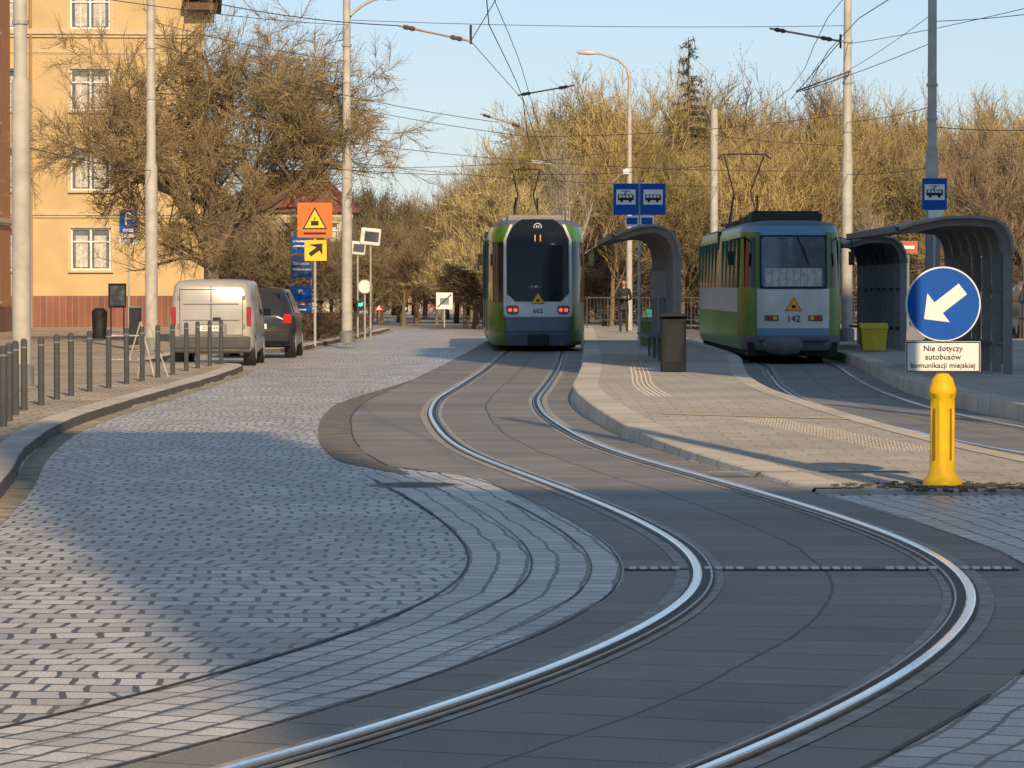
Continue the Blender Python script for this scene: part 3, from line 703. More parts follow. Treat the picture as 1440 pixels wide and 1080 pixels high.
for sx,b in((-.325,0),(.325,1)):
    G().box((sx,-.06,3.55),(.6,.02,.75)).obj('board',blue,e,bevel=.01); tramicon(e,sx,3.6,.46,-.073,bool(b))
    G().box((sx*.55,-.06,3.02),(.32,.02,.26)).obj('line_board',white,e); G().box((sx*.55,-.072,3.03),(.26,.004,.16)).obj('line_board_blue',blue,e)
e=emp('tram_stop_sign',(Wp(1319,400,74).x,74.7,.22)); post(e,3.7,.03)
G().box((0,-.06,3.4),(.52,.02,.66)).obj('board',blue,e,bevel=.01); tramicon(e,0,3.44,.42,-.073)
G().box((.02,-.06,2.98),(.3,.02,.16)).obj('line_board',white,e)
e=emp('parking_sign',(Wp(181,400,118).x,118,.12)); post(e,4.1)
G().box((0,-.04,3.72),(.6,.02,.78)).obj('board',blue,e,bevel=.01); text('P',(0,-.06,3.8),.62,white,e,ext=.004); G().box((0,-.052,3.44),(.34,.004,.1)).obj('kerb_symbol',white,e)
G().box((0,-.04,3.13),(.62,.02,.28)).obj('plate',white,e); text('Nie dotyczy',(0,-.053,3.17),.1,dark,e); text('chodnika',(0,-.053,3.07),.1,dark,e)
e=emp('warning_sign',(Wp(443,400,94).x,94,.12)); post(e,3.75,.035)
G().box((0,-.05,3.32),(.92,.02,.92)).obj('board',orange,e,bevel=.015)
G().prism([(-.33,-.062,3.08),(.33,-.062,3.08),(0,-.062,3.68)],(0,-.004,0)).obj('triangle_edge',dark,e); G().prism([(-.27,-.067,3.115),(.27,-.067,3.115),(0,-.067,3.6)],(0,-.004,0)).obj('triangle_face',syel,e)
G().box((0,-.074,3.24),(.2,.004,.12)).box((0,-.074,3.36),(.03,.004,.08)).obj('tram_symbol',dark,e); G().box((0,-.062,2.97),(.6,.004,.06)).obj('caption',dark,e)
G().box((.02,-.05,2.52),(.58,.02,.54)).obj('arrow_plate',syel,e); G().prism([(-.15,-.062,2.68),(.2,-.062,2.7),(.2,-.062,2.4),(.12,-.062,2.52),(-.1,-.062,2.36),(-.17,-.062,2.45),(.04,-.062,2.6)],(0,-.004,0)).obj('arrow',dark,e)
e=emp('information_totem',(Wp(424,400,112).x,112,.12))
for x in(-.3,.3): G().tube([(x,0,0),(x,0,3.3)],.04,8).obj('post',grey,e)
for z,h,c in((2.9,.55,blue),(2.2,.7,mat('navy',(.008,.05,.2),.4)),(1.35,.5,blue),(.75,.5,blue)): G().box((0,-.05,z),(.64,.04,h)).obj('panel',c,e)
text('Szczecin',(0,-.08,2.3),.15,white,e);text('Niebuszewo',(0,-.08,2.12),.12,white,e);text('Pl.',(0,-.08,1.4),.2,white,e)
for z in(3.0,2.85,.85,.7): G().box((-.05,-.073,z),(.4,.004,.05)).obj('text_line',white,e)
def simplesign(name,u,v,d,kind,size,z0=.1):
    c=Wp(u,v,d); e=emp(name,(c.x,d,z0)); post(e,c.z-z0+size*.3); z=c.z-z0
    if kind=='sq': 
        G().box((0,-.05,z),(size,.02,size)).obj('board',white,e); G().box((0,-.062,z),(size*1.15,.004,size*.07),ry=R(-42)).obj('diagonal',dark,e); G().box((0,-.0615,z-.02),(size*.55,.003,size*.4)).obj('symbol',grey,e)
    if kind=='ring':
        disc(size/2,-.06,-.04,z,grey,'rim',e); disc(size*.43,-.064,-.061,z,white,'face',e)
    if kind=='mirror':
        G().box((0,-.05,z),(size,.1,size*.85),ry=R(6)).obj('housing',white,e,bevel=.12); G().box((.04,-.105,z),(size*.7,.02,size*.5),ry=R(6)).obj('mirror_face',mat('mirror_face',(.35,.36,.35),.15,1),e,bevel=.05)
    if kind=='tri':
        G().prism([(-size/2,-.05,z-size*.4),(size/2,-.05,z-size*.4),(0,-.05,z+size*.45)],(0,-.01,0)).obj('edge',mat('sign_red',(.5,.03,.03),.5),e); G().prism([(-size*.3,-.062,z-size*.28),(size*.3,-.062,z-size*.28),(0,-.062,z+size*.22)],(0,-.004,0)).obj('face',white,e)
    return e
simplesign('traffic_sign',625,423,140,'sq',.65); simplesign('traffic_sign',513,403,115,'ring',.48,.0)
simplesign('traffic_mirror',521,333,108,'mirror',.62); simplesign('traffic_mirror',503,349,112,'mirror',.5)
simplesign('traffic_sign',533,432,160,'tri',.42)
for u,v,d in((507,416,125),(569,425,160)):
    c=Wp(u,v,d); e=emp('traffic_light',(c.x,d,0)); post(e,c.z+.5,.05); G().box((0,-.12,c.z),(.3,.2,.9)).obj('housing',black,e,bevel=.03)
    for k,mm in((-.27,greenlit),(0,black),(.27,black)):
        G().tube([(0,-.24,c.z+k),(0,-.225,c.z+k)],.09,14).obj('lens',mm,e)
        G().tube([(0,-.34,c.z+k+.1),(0,-.22,c.z+k+.1)],.1,10).obj('visor',black,e)
bl=[(5,600),(13,592),(22,584),(34,577),(58,570),(80,562),(100,557),(126,551),(153,546),(178,540),(200,536),(222,531),(243,527),(262,522),(278,518),(295,515),(311,512)]
for u,v in bl:
    q=Gp(u,v,.116); e=emp('street_bollard',q,0)
    G().tube([(0,0,0),(0,0,.86),(0,0,.885),(0,0,.9)],[.042,.042,.036,.02],14).obj('post',mat('bollard_grey',(.07,.074,.078),.8,0,spec=.25),e,smooth=50)
    G().tube([(0,0,.78),(0,0,.8)],.044,14).obj('ring',grey,e)
q=Gp(176,528,.116); e=emp('trestle_barrier',q,R(20)); g=G()
for s in(-1,1):
    g.tube([(s*.3,-.16,0),(s*.26,0,.7)],.014,6); g.tube([(s*.3,.16,0),(s*.26,0,.7)],.014,6)
g.box((0,0,.7),(.6,.14,.025)).tube([(-.28,-.1,.28),(.28,-.1,.28)],.012,6); g.obj('frame',mat('weathered_white',(.42,.4,.37),.7,var=.3),e)
q=Gp(207,530,.116); e=emp('folding_stand',q,R(60)); g=G()
for s in(-1,1): g.tube([(s*.2,-.3,0),(s*.12,.05,.95)],.014,6); g.tube([(s*.2,.35,0),(s*.12,.05,.95)],.014,6)
g.tube([(-.16,-.12,.45),(.16,-.12,.45)],.012,6).tube([(-.16,.2,.45),(.16,.2,.45)],.012,6); g.obj('frame',mat('weathered_white',(.42,.4,.37)),e)
q=Wp(140,470,104); e=emp('litter_bin',(q.x,104,.116)); G().tube([(0,0,.05),(0,0,.75),(0,0,.85),(0,0,.95)],[.2,.23,.23,.12],16).obj('drum',black,e,smooth=40)
q=Wp(165,420,110); e=emp('notice_board',(q.x,110,.116)); G().box((0,0,1.3),(.55,.06,.75)).obj('panel',mat('board_dark',(.1,.09,.07),.6),e); G().tube([(-.2,0,0),(-.2,0,1.3)],.025,6).tube([(.2,0,0),(.2,0,1.3)],.025,6).obj('legs',grey,e); G().box((0,-.034,1.3),(.45,.006,.62)).obj('paper',mat('paper',(.4,.38,.33),.7,var=.3,ns=20),e)
q=Wp(190,470,96); e=emp('utility_cabinet',(q.x,96,.116)); G().box((0,0,.5),(.3,.3,1.0)).obj('case',dark,e,bevel=.02); G().box((0,0,1.02),(.34,.34,.04)).obj('cap',grey,e)
# ------------------------------------------------------------------ buildings
ochre=mat('render_ochre',(.56,.42,.225),.9,var=.1,ns=.8,bump=.2,bs=30); orangew=mat('render_orange',(.5,.22,.1),.9,var=.08,ns=1.5)
trim=mat('trim_stone',(.58,.47,.31),.85,var=.08)
def building(name,x0,x1,y0,depth,Hh,wins,wall,cornices=(),plinth=None,roof=None,winm=wglass,rz=0):
    e=emp(name,(x0,y0,0),rz); W_=x1-x0
    xs=sorted(set([0,W_]+[a for w in wins for a in w[:2]])); zs=sorted(set([0,Hh]+[a for w in wins for a in w[2:4]]))
    g=G()
    for i in range(len(xs)-1):
        for j in range(len(zs)-1):
            cx=(xs[i]+xs[i+1])/2; cz=(zs[j]+zs[j+1])/2
            if any(w[0]<cx<w[1] and w[2]<cz<w[3] for w in wins): continue
            g.poly([(xs[i],0,zs[j]),(xs[i+1],0,zs[j]),(xs[i+1],0,zs[j+1]),(xs[i],0,zs[j+1])])
    for a,b,c,d in wins:
        r=.18
        g.poly([(a,0,c),(a,r,c),(a,r,d),(a,0,d)]).poly([(b,0,c),(b,0,d),(b,r,d),(b,r,c)]).poly([(a,0,d),(a,r,d),(b,r,d),(b,0,d)]).poly([(a,0,c),(b,0,c),(b,r,c),(a,r,c)])
    g.poly([(0,0,0),(0,0,Hh),(0,depth,Hh),(0,depth,0)]).poly([(W_,0,0),(W_,depth,0),(W_,depth,Hh),(W_,0,Hh)]).poly([(0,depth,0),(0,depth,Hh),(W_,depth,Hh),(W_,depth,0)]).poly([(0,0,Hh),(W_,0,Hh),(W_,depth,Hh),(0,depth,Hh)])
    g.obj('walls',wall,e)
    gf=G();gg=G();gc=G();gs=G()
    for a,b,c,d in wins:
        gg.poly([(a,.17,c),(b,.17,c),(b,.17,d),(a,.17,d)])
        w=b-a;h=d-c
        for cc,dd in(((a+.035,.13,(c+d)/2),(.07,.06,h)),((b-.035,.13,(c+d)/2),(.07,.06,h)),(((a+b)/2,.13,c+.035),(w-.14,.06,.07)),(((a+b)/2,.13,d-.035),(w-.14,.06,.07)),(((a+b)/2,.125,(c+d)/2),(.08,.06,h-.14)),(((a+b)/2,.122,c+h*.68),(w-.14,.05,.06))): gf.box(cc,dd)
        for q in(.25,.75): gf.box((a+w*q,.135,c+h*.34),(.025,.03,h*.6))
        gc.box((a+w*.27,.162,c+h*.45),(w*.3,.008,h*.75)); gc.box((a+w*.73,.162,c+h*.45),(w*.3,.008,h*.75))
        gs.box(((a+b)/2,-.05,c-.05),(w+.2,.14,.09))
        for cc,dd in(((a-.07,-.015,(c+d)/2),(.12,.03,h)),((b+.07,-.015,(c+d)/2),(.12,.03,h)),(((a+b)/2,-.015,d+.07),(w+.26,.03,.13))): gs.box(cc,dd)
    if wins: gf.obj('window_frames',white,e); gg.obj('window_glass',winm,e); gc.obj('curtains',curt,e); gs.obj('window_surrounds',trim,e)
    for z,t,o in cornices: G().box((W_/2,-o/2+.002,z),(W_+.1,o,t)).box((W_/2,-o/4,z-t*.8),(W_+.05,o/2,t*.6)).obj('cornice',trim,e)
    if plinth: G().box((W_/2,-.03,plinth/2),(W_+.04,.06,plinth)).obj('plinth',redbrick,e)
    if roof:
        m,rh,ov=roof; g=G()
        g.add([(-ov,-ov,Hh),(W_+ov,-ov,Hh),(W_+ov,depth+ov,Hh),(-ov,depth+ov,Hh),(min(2.5,W_*.3),depth/2,Hh+rh),(W_-min(2.5,W_*.3),depth/2,Hh+rh)],[(0,1,5,4),(1,2,5),(2,3,4,5),(3,0,4),(3,2,1,0)]); g.obj('roof',m,e)
    return e
dB=140; sB_=dB/F
X=lambda u:(u-720)*sB_
Z=lambda v:H+(405-v)*sB_
xw0,xw1=X(102),X(158); bx0=-27
ww=[]
for v0,v1 in((380,321),(268,209),(156,98),(42,-14)):
    ww.append((xw0-bx0,xw1-bx0,Z(v0),Z(v1)))
    for k in(1,2): ww.append((xw0-bx0-3.6*k,xw1-bx0-3.6*k,Z(v0),Z(v1)))
eb=building('apartment_house',bx0,X(288),dB-1.0,14,15.2,ww,ochre,cornices=((Z(300),.16,.12),(Z(46),.2,.16),(Z(74),.08,.06)),plinth=Z(416),rz=R(5.0))
G().box((X(284)-bx0,2.6,Z(10)),(1.1,7,.35)).box((X(284)-bx0+.1,2.6,Z(-2)),(1.5,7.4,.25)).obj('eave_board',mat('eave',(.12,.07,.05),.8),eb)
G().tube([(X(47)-bx0,-.1,.1),(X(47)-bx0,-.1,15)],.06,8).obj('downpipe',mat('downpipe',(.35,.25,.15),.6),eb)
tilem=mat('roof_tiles',(.22,.07,.045),.85,var=.25,ns=3,bump=.5,bs=12)
ow=[(.8+3*k,2+3*k,1.2+3.1*j,2.8+3.1*j) for k in range(8) for j in range(4)]
e=building('apartment_house',0,26,0,12,16,ow,orangew,cornices=((4,.15,.1),(15.8,.3,.3)),plinth=1); e.location=(-17.75,100,0); e.rotation_euler=(0,0,R(90))
hw_=[(1+2.2*k,2.1+2.2*k,1.2+2.8*j,2.6+2.8*j) for k in range(3) for j in range(2)]
whw=mat('render_white',(.62,.58,.52),.9,var=.08,ns=1)
building('town_house',-16.5,-9.2,205,9,6.0,hw_,whw,roof=(tilem,2.6,.4),cornices=((5.8,.2,.15),))
building('town_house',-26,-17,230,9,6.0,hw_,whw,roof=(tilem,2.6,.4))
building('town_house',-9.0,-3.5,260,8,5.0,hw_[:4],mat('render_pink',(.45,.28,.22),.9),roof=(tilem,2.2,.3))
def wgrid(w,h,nx,ny): return [(1+(w-2)*i/nx,1+(w-2)*i/nx+1.3,1.2+(h-1.5)*j/ny,1.2+(h-1.5)*j/ny+1.6) for i in range(nx) for j in range(ny)]
building('shadow_block',9.6,30,28,11,32,wgrid(20.4,32,6,9),whw)  # unseen block, placed and sized to shade the trams and platform
building('shadow_block',6.9,9.6,-25,5,33.0,[],ochre)  # unseen slab, shaped to set the foreground shadow's left and far edges
building('shadow_block',9.65,34,-33,13,26.6,[],ochre)  # unseen lower block, sized to end the foreground shadow nearer on the right
# ------------------------------------------------------------------ trees
def twm(name,c,rand=.15): return mat(name,c,.85,var=.35,ns=1.3,rand=rand)
def gen(seed,limbs=None,Ht=12,Rc=3.2,nl=(9,5,5,4),twn=12,twl=.55,tww=.022,r0=.2,up=.12,name='t',mats=None,bud=.045,spread=(28,62),minr=.008):
    rg=random.Random(seed); tubes=[];tips=[]
    def rv(): return Vector((rg.gauss(0,1),rg.gauss(0,1),rg.gauss(0,1))).normalized()
    def br(p,d,L,r,lev):
        pts=[p];rad=[r];n=5 if lev<2 else 4
        for i in range(n):
            d=(d+rv()*(.16 if lev else .05)+Vector((0,0,up*.35))).normalized(); p=p+d*(L/n); pts.append(p); rad.append(max(minr,r*(1-.6*(i+1)/n)))
        tubes.append((pts,rad,lev)) 
        if lev>=len(nl)-1: tips.append(pts); return
        k=nl[lev]
        for j in range(k):
            t=(.28 if lev==0 else .15)+(.85-.13*(lev==0))*(j+rg.random()*.7)/k; t=min(.999,t)
            f=t*(len(pts)-1); i=int(f); q=pts[i].lerp(pts[i+1],f-i); dd=(pts[i+1]-pts[i]).normalized()
            ax=dd.cross(rv()).normalized(); an=R(rg.uniform(*spread)); nd_=(Matrix.Rotation(an,3,ax)@dd)
            br(q,nd_,L*rg.uniform(.5,.72)*(1.0 if lev else (1.15-.55*t)),rad[i]*rg.uniform(.45,.62),lev+1)
    if limbs:
        for pts,r in limbs:
            pts=[Vector(p) for p in pts]; rad=[r*(1-.6*i/(len(pts)-1)) for i in range(len(pts))]; tubes.append((pts,rad,0)); Lb=2.7
            k=nl[0]
            for j in range(k):
                t=.3+.7*(j+rg.random())/k; t=min(t,.999); f=t*(len(pts)-1); i=int(f); q=pts[i].lerp(pts[i+1],f-i); dd=(pts[i+1]-pts[i]).normalized()
                ax=dd.cross(rv()).normalized(); nd_=Matrix.Rotation(R(rg.uniform(*spread)),3,ax)@dd
                br(q,nd_,Lb*rg.uniform(.6,1.0),rad[i]*.45,1)
    else:
        br(Vector((0,0,0)),Vector((0,0,1)),10,r0*10/Ht,0)
        mz=max(p.z for t in tubes for p in t[0]); mx=sorted(math.hypot(p.x,p.y) for t in tubes for p in t[0]); mx=mx[int(len(mx)*.97)]
        sx=Rc/mx; sz=Ht/mz; S=lambda p:Vector((p.x*sx,p.y*sx,p.z*sz))
        tubes[:]=[([S(p) for p in a],b,c) for a,b,c in tubes]; tips[:]=[[S(p) for p in a] for a in tips]
    g=G()
    for pts,rad,lev in tubes: g.tube(pts,rad,7 if lev==0 else (5 if lev==1 else 3),0,cap=False)
    for pts in tips:
        for _ in range(twn):
            f=rg.random()*(len(pts)-1)*.999; i=int(f); q=pts[i].lerp(pts[i+1],f-i); dd=(pts[i+1]-pts[i]).normalized()
            d=(dd+rv()*.85+Vector((0,0,up*1.5))).normalized(); L=twl*rg.uniform(.5,1.3); s=d.cross(rv()).normalized()*tww*rg.uniform(.5,1)
            e=q+d*L; mid=q+d*L*.5+rv()*L*.08
            g.add([q-s*.5,q+s*.5,mid+s*.5,mid-s*.5,e+s*.2,e-s*.2],[(0,1,2,3),(3,2,4,5)],1)
            if bud:
                for t in(.45,.75,1):
                    c=q+d*L*t+rv()*.02; a=rv()*bud; b=rv()*bud; g.add([c,c+a,c+b],[(0,1,2)],1)
    me=bpy.data.meshes.new(name); me.from_pydata(g.v,[],g.f)
    for m in mats: me.materials.append(m)
    me.polygons.foreach_set('material_index',g.m)
    return me
def put(me,name,loc,rz,s,parent=None):
    o=bpy.data.objects.new(name,me); sc.collection.objects.link(o); o.location=loc; o.rotation_euler=(0,0,rz); o.scale=s if hasattr(s,'__len__') else (s,s,s)
    if parent: o.parent=parent
    return o
D=100
def LP(u,v,dy=0):
    q=Wp(u,v,D); return (q.x+8.4,dy,q.z)
limbs=[([(0,0,0),LP(303,430),LP(298,392),LP(292,360,.1),LP(275,318,.2),LP(248,262,.3),LP(225,210,.2),LP(205,150,0)],.24),
([LP(298,400),LP(312,350,-.3),LP(338,312,-.5),LP(385,292,-.8),LP(425,262,-1),LP(450,225,-1.1)],.17),
([LP(292,370),LP(286,320,.6),LP(296,255,.9),LP(305,190,1.2),LP(312,135,1.3)],.15),
([LP(325,330,-.4),LP(345,270,-.2),LP(372,215,.2),LP(395,155,.4)],.12),
([LP(262,290,.2),LP(222,262,-.8),LP(180,235,-1.2),LP(155,210,-1.5)],.11),
([LP(283,335,.2),LP(250,300,1.2),LP(215,235,1.6),LP(235,155,1.8)],.1),
([LP(338,312,-.4),LP(372,262,-.6),LP(415,200,-.6),LP(440,140,-.4)],.1)]
tb=gen(11,limbs=limbs,nl=(10,6,5,1),twn=19,twl=.42,tww=.016,name='bare_tree',mats=[bark,twm('twig_brown',(.3,.225,.11),0)],bud=.034,spread=(25,78),up=.08)
put(tb,'shade_tree',(-8.4,D,0.1),0,1)
och=twm('twig_ochre',(.38,.29,.12),.22); oli=twm('twig_olive',(.26,.215,.09),.22); brn=twm('twig_brownish',(.23,.17,.11),.2); yel=twm('twig_yellow',(.48,.4,.19))
V=[]
for i,(m,nl_) in enumerate(((och,(12,6,5,4)),(oli,(12,6,5,4)),(brn,(11,6,5,4)),(och,(13,6,5,4)))):
    V.append(gen(20+i,Ht=12,Rc=3.4,nl=nl_,twn=8,twl=.8,tww=.034,name='bg_tree_mesh',mats=[bark,m],bud=.07,up=.35 if i!=1 else .15,spread=(22,50)))
Vy=gen(40,Ht=6,Rc=3.0,nl=(12,6,6,4),twn=8,twl=.6,tww=.03,name='willow_mesh',mats=[bark,yel],bud=.06,up=.3,spread=(25,60),r0=.12)
Vb=gen(41,Ht=9,Rc=2.0,nl=(10,5,5,3),twn=6,twl=.5,tww=.02,name='birch_mesh',mats=[birch,twm('twig_birch',(.32,.26,.19))],bud=.03,up=.3,r0=.1,spread=(25,50))
Vs=gen(42,Ht=3.2,Rc=2.2,nl=(14,6,5,4),twn=8,twl=.5,tww=.03,name='shrub_mesh',mats=[bark,twm('twig_shrub',(.17,.13,.08),.3)],bud=.06,up=.2,r0=.05,spread=(30,80))
sky_=[(480,300),(520,285),(560,272),(600,268),(640,245),(665,205),(700,160),(740,135),(790,112),(840,95),(880,82),(920,100),(960,85),(1000,98),(1050,80),(1100,92),(1150,100),(1200,112),(1250,135),(1300,130),(1350,128),(1400,112),(1440,125),(1500,110)]
rg=random.Random(7); tl=emp('tree_line')
def skyv(u): return lerp_tab(sky_,u)
for row,(d,f,st) in enumerate(((176,.98,42),(158,.86,50),(205,.98,40))):
    u=470+row*11
    while u<1520:
        uu=u+rg.uniform(-12,12); dd=d+rg.uniform(-6,6); zt=H+(405-skyv(max(480,uu)))*dd/F; zt*=f*rg.uniform(.74,1.06); s=zt/12.0
        k=rg.choice([0,0,1,3,3,2,1] if uu>650 else [2,2,1])
        sw=max(s,.62)*rg.uniform(.8,1.05)
        put(V[k],'tree',((uu-720)*dd/F,dd,0),rg.uniform(0,6.28),(sw,sw,s),tl); u+=st*rg.uniform(.7,1.25)
ug=emp('undergrowth')
for row,(d,h) in enumerate(((146,.85),(165,1.35),(190,1.7),(215,2.0))):
    x=-9+(0 if row<1 else -6)
    while x<d*.165:
        if not(row==0 and x<-1.5): put(Vs,'shrub',(x,d+rg.uniform(-3,3),0),rg.uniform(0,6.28),(rg.uniform(.8,1.2),rg.uniform(.8,1.2),h*rg.uniform(.7,1.2)),ug)
        x+=rg.uniform(1.0,1.9)
for u,d,s in((690,140,1.0),(730,146,.95),(655,150,.7)): put(Vy,'willow_tree',(Wp(u,400,d).x,d,0),rg.uniform(0,6),(s*.75,s*.75,s))
for u,d,s in((800,133,.86),(1225,140,.6)): put(Vb,'birch_tree',(Wp(u,400,d).x,d,0),1.0,s)
for u,d,s,k in((860,140,.62,0),(1060,138,.66,3),(1150,140,.7,0),(1390,128,.6,2),(1440,130,.66,2),(960,142,.6,1),(1290,142,.62,1)): put(V[k],'shade_tree',(Wp(u,400,d).x,d,0),rg.uniform(0,6),s)
for u,d,s in((330,170,.6),(400,175,.5)): put(V[2],'shade_tree',(Wp(u,400,d).x,d,0),rg.uniform(0,6),s)
for x,y,s in((1.6,-9,.95),(-1.6,-7,.85),(13.6,24.6,1.1)): put(V[1],'shade_tree',(x,y,0),rg.uniform(0,6),s)  # unseen trees, added to dapple shade over the near road and platform
g=G(); rg2=random.Random(3); g.tube([(0,0,0),(0,0,13.4)],[.2,.02],7,0)
for i in range(100):
    z=3+10.3*i/100; L=2.6*(1-(z-3)/11)+.12 
    a=rg2.uniform(0,6.28)
    tip=Vector((math.cos(a)*L,math.sin(a)*L,z-.15*L+.1)); b=Vector((0,0,z)); g.tube([b,(b+tip)/2+Vector((0,0,.05)),tip],[.03,.02,.008],3,0)
    for k in range(int(14+L*16)):
        t=rg2.uniform(.15,1); c=b.lerp(tip,t); d=Vector((rg2.gauss(0,1),rg2.gauss(0,1),rg2.gauss(-.3,.7))).normalized()*.3; s=Vector((rg2.gauss(0,1),rg2.gauss(0,1),0)).normalized()*.03; g.add([c-s,c+s,c+d],[(0,1,2)],1)
me=bpy.data.meshes.new('conifer'); me.from_pydata(g.v,[],g.f); me.materials.append(bark); me.materials.append(mat('needles',(.07,.08,.045),.8,var=.4,ns=2)); me.polygons.foreach_set('material_index',g.m)
put(me,'conifer_tree',(Wp(968,400,165).x,165,0),0,(1,1,.99))
g=G(); rg3=random.Random(9)
a=Vector((-6.6,93.5)); b=Vector((-5.3,122))
for i in range(17000):
    t=rg3.random(); c=a.lerp(b,t); hgt=.75*(1-.25*t)
    p=Vector((c.x-.2+rg3.uniform(-.9,.75),c.y,.12+rg3.random()**.7*hgt*(1+.15*math.sin(t*60)))); d=Vector((rg3.gauss(0,1),rg3.gauss(0,1),abs(rg3.gauss(0,1)))).normalized()*rg3.uniform(.06,.2); s=Vector((rg3.gauss(0,1),rg3.gauss(0,1),rg3.gauss(0,1))).normalized()*.014
    g.add([p-s,p+s,p+d+s*.6,p+d-s*.6],[(0,1,2,3)])
g.obj('hedge',mat('hedge_twigs',(.1,.07,.042),.9,var=.5,ns=5))
fe=emp('metal_fence'); g=G()
for k in range(60):
    y=70+k*1.0; x=12.5+ (k*.06); g.box((x,y,.75),(.04,.04,1.1))
g.tube([(12.5,70,1.28),(16.1,130,1.28)],.03,6).tube([(12.5,70,.8),(16.1,130,.8)],.02,6); g.obj('railings',M['bollard_grey'],fe)
fe=emp('metal_fence'); g=G()
for k in range(26): g.box((1.2+k*.75,128,.75),(.04,.04,1.1)) 
g.tube([(1.2,128,1.3),(20,128,1.3)],.03,6).tube([(1.2,128,.5),(20,128,.5)],.02,6)
for k in range(150): g.box((1.2+k*.125,128,.9),(.015,.015,.8))
g.obj('railings',M['bollard_grey'],fe)
e=emp('advertising_board',(Wp(1277,400,118).x,118,0)); G().box((0,0,3.0),(.62,.12,.42)).obj('panel',mat('ad_red',(.4,.12,.06),.7),e); G().tube([(0,.05,0),(0,.05,2.8)],.05,8).obj('post',grey,e); G().box((0,-.065,3.0),(.4,.006,.1)).obj('caption',white,e)
# ------------------------------------------------------------------ pedestrian
def skinmesh(name,J,E,m,par,sub=2,root=0):
    me=bpy.data.meshes.new(name); me.from_pydata([j[0] for j in J],E,[]); o=bpy.data.objects.new(name,me); sc.collection.objects.link(o); o.parent=par; me.materials.append(m)
    sk=o.modifiers.new('s','SKIN'); sk.use_smooth_shade=True
    if len(me.skin_vertices)==0:
        bm=bmesh.new(); bm.from_mesh(me); bm.verts.layers.skin.verify(); bm.to_mesh(me); bm.free()
    sv=me.skin_vertices
    for i,j in enumerate(J):
        sv[0].data[i].radius=(j[1],j[2] if len(j)>2 else j[1]); sv[0].data[i].use_root=(i==root)
    if sub: o.modifiers.new('u','SUBSURF').levels=sub; o.modifiers['u'].render_levels=sub
    return o
pp=emp('pedestrian',(Wp(877,400,115).x,115,.22),0)
cloth=mat('black_coat',(.022,.022,.026),.85,var=.3,ns=12); trou=mat('dark_trousers',(.035,.037,.045),.85,var=.2); skin_=mat('skin',(.45,.26,.18),.55,var=.08); hair=mat('hair',(.03,.02,.012),.6,var=.3,ns=30)
J=[((0,0,.86),.17,.12),((0,0,1.05),.145,.11),((0,.01,1.25),.165,.12),((0,.015,1.38),.13,.09),((0,.01,1.45),.065,.06),
   ((-.17,.01,1.36),.065),((-.215,.0,1.2),.056),((-.235,-.02,1.08),.05),((-.15,-.17,1.06),.042),((-.07,-.23,1.1),.034),
   ((.17,.01,1.36),.065),((.215,.0,1.2),.056),((.235,-.02,1.08),.05),((.15,-.17,1.06),.042),((.08,-.23,1.1),.034),((0,0,.72),.18,.125)]
skinmesh('coat',J,[(0,1),(1,2),(2,3),(3,4),(3,5),(5,6),(6,7),(7,8),(8,9),(3,10),(10,11),(11,12),(12,13),(13,14),(0,15)],cloth,pp)
J=[((0,0,.85),.13,.11),((-.09,0,.78),.088),((-.1,-.01,.46),.06),((-.1,.02,.12),.042),((-.1,.0,.06),.042,.04),((-.11,-.14,.04),.035,.03),
   ((.09,0,.78),.088),((.1,-.04,.46),.06),((.11,.0,.12),.042),((.11,-.02,.06),.042,.04),((.12,-.17,.04),.035,.03)]
skinmesh('legs',J,[(0,1),(1,2),(2,3),(3,4),(4,5),(0,6),(6,7),(7,8),(8,9),(9,10)],trou,pp)
for s in(-1,1):
    b=Vector((s*.06,-.245,1.11)); J=[((b.x,b.y,b.z),.026,.018),((b.x-s*.03,b.y-.035,b.z+.015),.03,.016)]; E=[(0,1)]
    for k in range(4):
        o=(k-1.5)*.016; n0=len(J); l=(.028,.033,.031,.024)[k]
        J+=[((b.x-s*.04,b.y-.055,b.z+.015+o),.009),((b.x-s*.05-s*l*.3,b.y-.055-l,b.z+.02+o),.008),((b.x-s*.085,b.y-.06-l,b.z+.012+o),.007)]; E+=[(1,n0),(n0,n0+1),(n0+1,n0+2)]
    n0=len(J); J+=[((b.x-s*.012,b.y-.03,b.z+.045),.01),((b.x-s*.03,b.y-.05,b.z+.065),.008)]; E+=[(0,n0),(n0,n0+1)]
    skinmesh('hand',J,E,skin_,pp,1)
G().box((0,-.33,1.13),(.075,.01,.14),rx=R(-25)).obj('phone',dark,pp)
g=G(); vs=[];fs=[];nu,nv=20,14
for j in range(nv+1):
    ph=math.pi*j/nv; z=math.cos(ph)
    for i in range(nu):
        a=2*math.pi*i/nu; x=math.sin(ph)*math.cos(a)*.075; y=math.sin(ph)*math.sin(a)*.095
        if z<0: x*=1+.32*z; y=y*(1+.15*z)-.012*(-z)
        if abs(math.cos(a))<.3 and math.sin(a)<0 and -.35<z<.1: y-=.018*(1-abs(math.cos(a))/.3)
        if abs(z-.12)<.12 and math.sin(a)<0 and .2<abs(math.cos(a))<.6: y+=.008
        vs.append((x,y-.01,z*.115))
for j in range(nv):
    for i in range(nu): fs.append((j*nu+i,j*nu+(i+1)%nu,(j+1)*nu+(i+1)%nu,(j+1)*nu+i))
hd=g.add(vs,fs).obj('head',skin_,pp,smooth=60); hd.location=(0,-.03,1.6); hd.rotation_euler=(R(14),0,R(-6))
G().tube([(0,.01,1.42),(0,-.015,1.54)],[.055,.05],12).obj('neck',skin_,pp,smooth=60)
g=G()
for s in(-1,1): g.tube([(s*.028,-.096,.012),(s*.028,-.09,.012)],.011,8); g.tube([(s*.045,-.088,.035),(s*.016,-.099,.036)],.004,5)
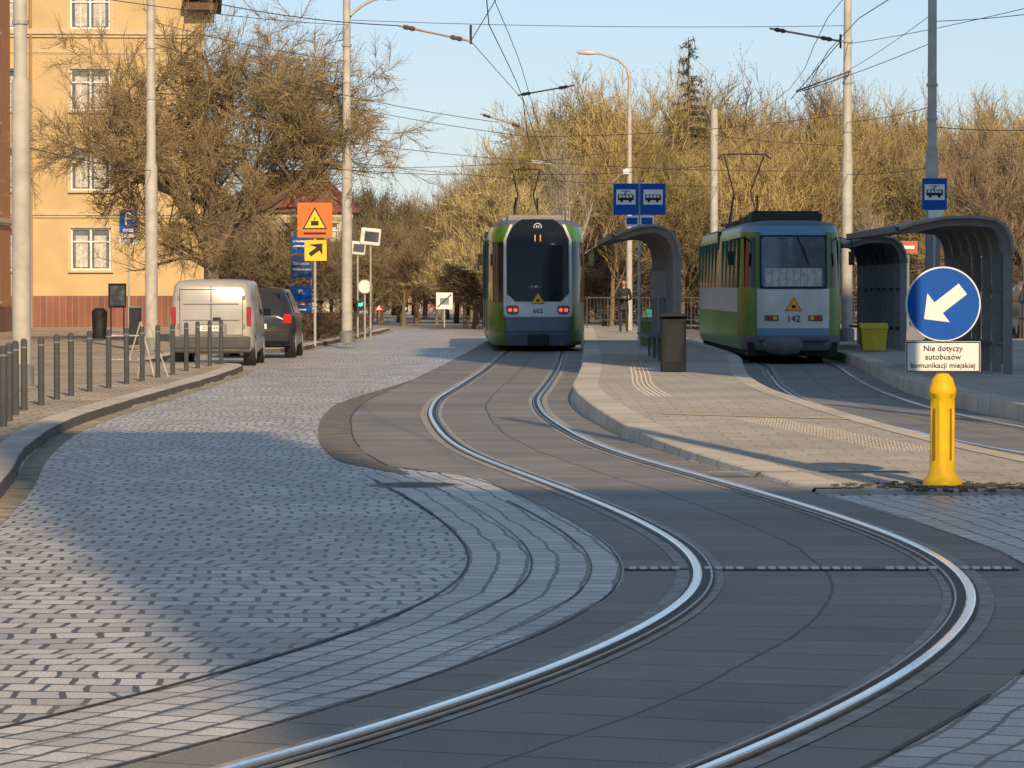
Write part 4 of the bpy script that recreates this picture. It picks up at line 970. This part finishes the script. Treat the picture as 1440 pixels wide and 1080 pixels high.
g.tube([(-.022,-.092,-.055),(.022,-.092,-.055)],.005,5); g.obj('eyes_brows_mouth',hair,hd)
g=G()
for s in(-1,1): g.tube([(s*.072,.0,.02),(s*.083,.01,.0),(s*.074,.0,-.03)],[.012,.016,.01],6)
g.obj('ears',skin_,hd,smooth=60)
g=G(); vs2=[];fs2=[]
for j in range(10):
    ph=math.pi*.5*j/9*1.25; z=math.cos(ph)
    for i in range(nu):
        a=2*math.pi*i/nu; fr=max(0,-math.sin(a)); zz_=max(z,.45) if fr>.45 else z
        x=math.sin(ph)*math.cos(a)*.086; y=math.sin(ph)*math.sin(a)*.106+.008
        if fr>.45 and z<.45: y=min(y,0)*.6; x*=.85
        vs2.append((x,y,zz_*.128+.004))
for j in range(9):
    for i in range(nu): fs2.append((j*nu+i,j*nu+(i+1)%nu,(j+1)*nu+(i+1)%nu,(j+1)*nu+i))
g.add(vs2,fs2).obj('hair',hair,hd,smooth=60)
G().tube([(-.0,.14,1.36),(0,.15,1.05)],[.12,.13],10).obj('backpack',dark,pp,smooth=50)
# ------------------------------------------------------------------ light
dirv=Vector((-.2,.98,0)).normalized(); el=R(28)
dv=Vector((dirv.x*math.cos(el),dirv.y*math.cos(el),-math.sin(el)))
sl=bpy.data.lights.new('sun','SUN'); sl.energy=5.0; sl.angle=R(.5); sl.color=(1,.74,.44)
so=bpy.data.objects.new('sun',sl); sc.collection.objects.link(so); so.rotation_euler=dv.to_track_quat('-Z','Y').to_euler()
w=bpy.data.worlds.new('World'); sc.world=w; w.use_nodes=True; nt=w.node_tree; bg=nt.nodes['Background']
sk=nt.nodes.new('ShaderNodeTexSky'); sk.sky_type='NISHITA'; sk.sun_disc=False; sk.sun_elevation=el; sk.sun_rotation=math.atan2(-dirv.x,-dirv.y); sk.air_density=1.0; sk.dust_density=.0; sk.ozone_density=3.0
# sky tinted by elevation: horizon darkened, overhead brightened to lift the shaded ground
tc=nt.nodes.new('ShaderNodeTexCoord'); sx=nt.nodes.new('ShaderNodeSeparateXYZ'); nt.links.new(tc.outputs['Generated'],sx.inputs[0])
mr=nt.nodes.new('ShaderNodeMapRange'); mr.inputs['From Min'].default_value=0; mr.inputs['From Max'].default_value=.35; nt.links.new(sx.outputs['Z'],mr.inputs['Value'])
mx=nt.nodes.new('ShaderNodeMixRGB'); mx.inputs[1].default_value=(.47,.5,.66,1); mx.inputs[2].default_value=(1.35,1.14,.9,1); nt.links.new(mr.outputs[0],mx.inputs['Fac'])
vm=nt.nodes.new('ShaderNodeVectorMath'); vm.operation='MULTIPLY'; nt.links.new(sk.outputs[0],vm.inputs[0]); nt.links.new(mx.outputs[0],vm.inputs[1])
nt.links.new(vm.outputs[0],bg.inputs[0]); bg.inputs[1].default_value=.14
sc.view_settings.view_transform='Standard'; sc.view_settings.look='None'; sc.view_settings.exposure=0
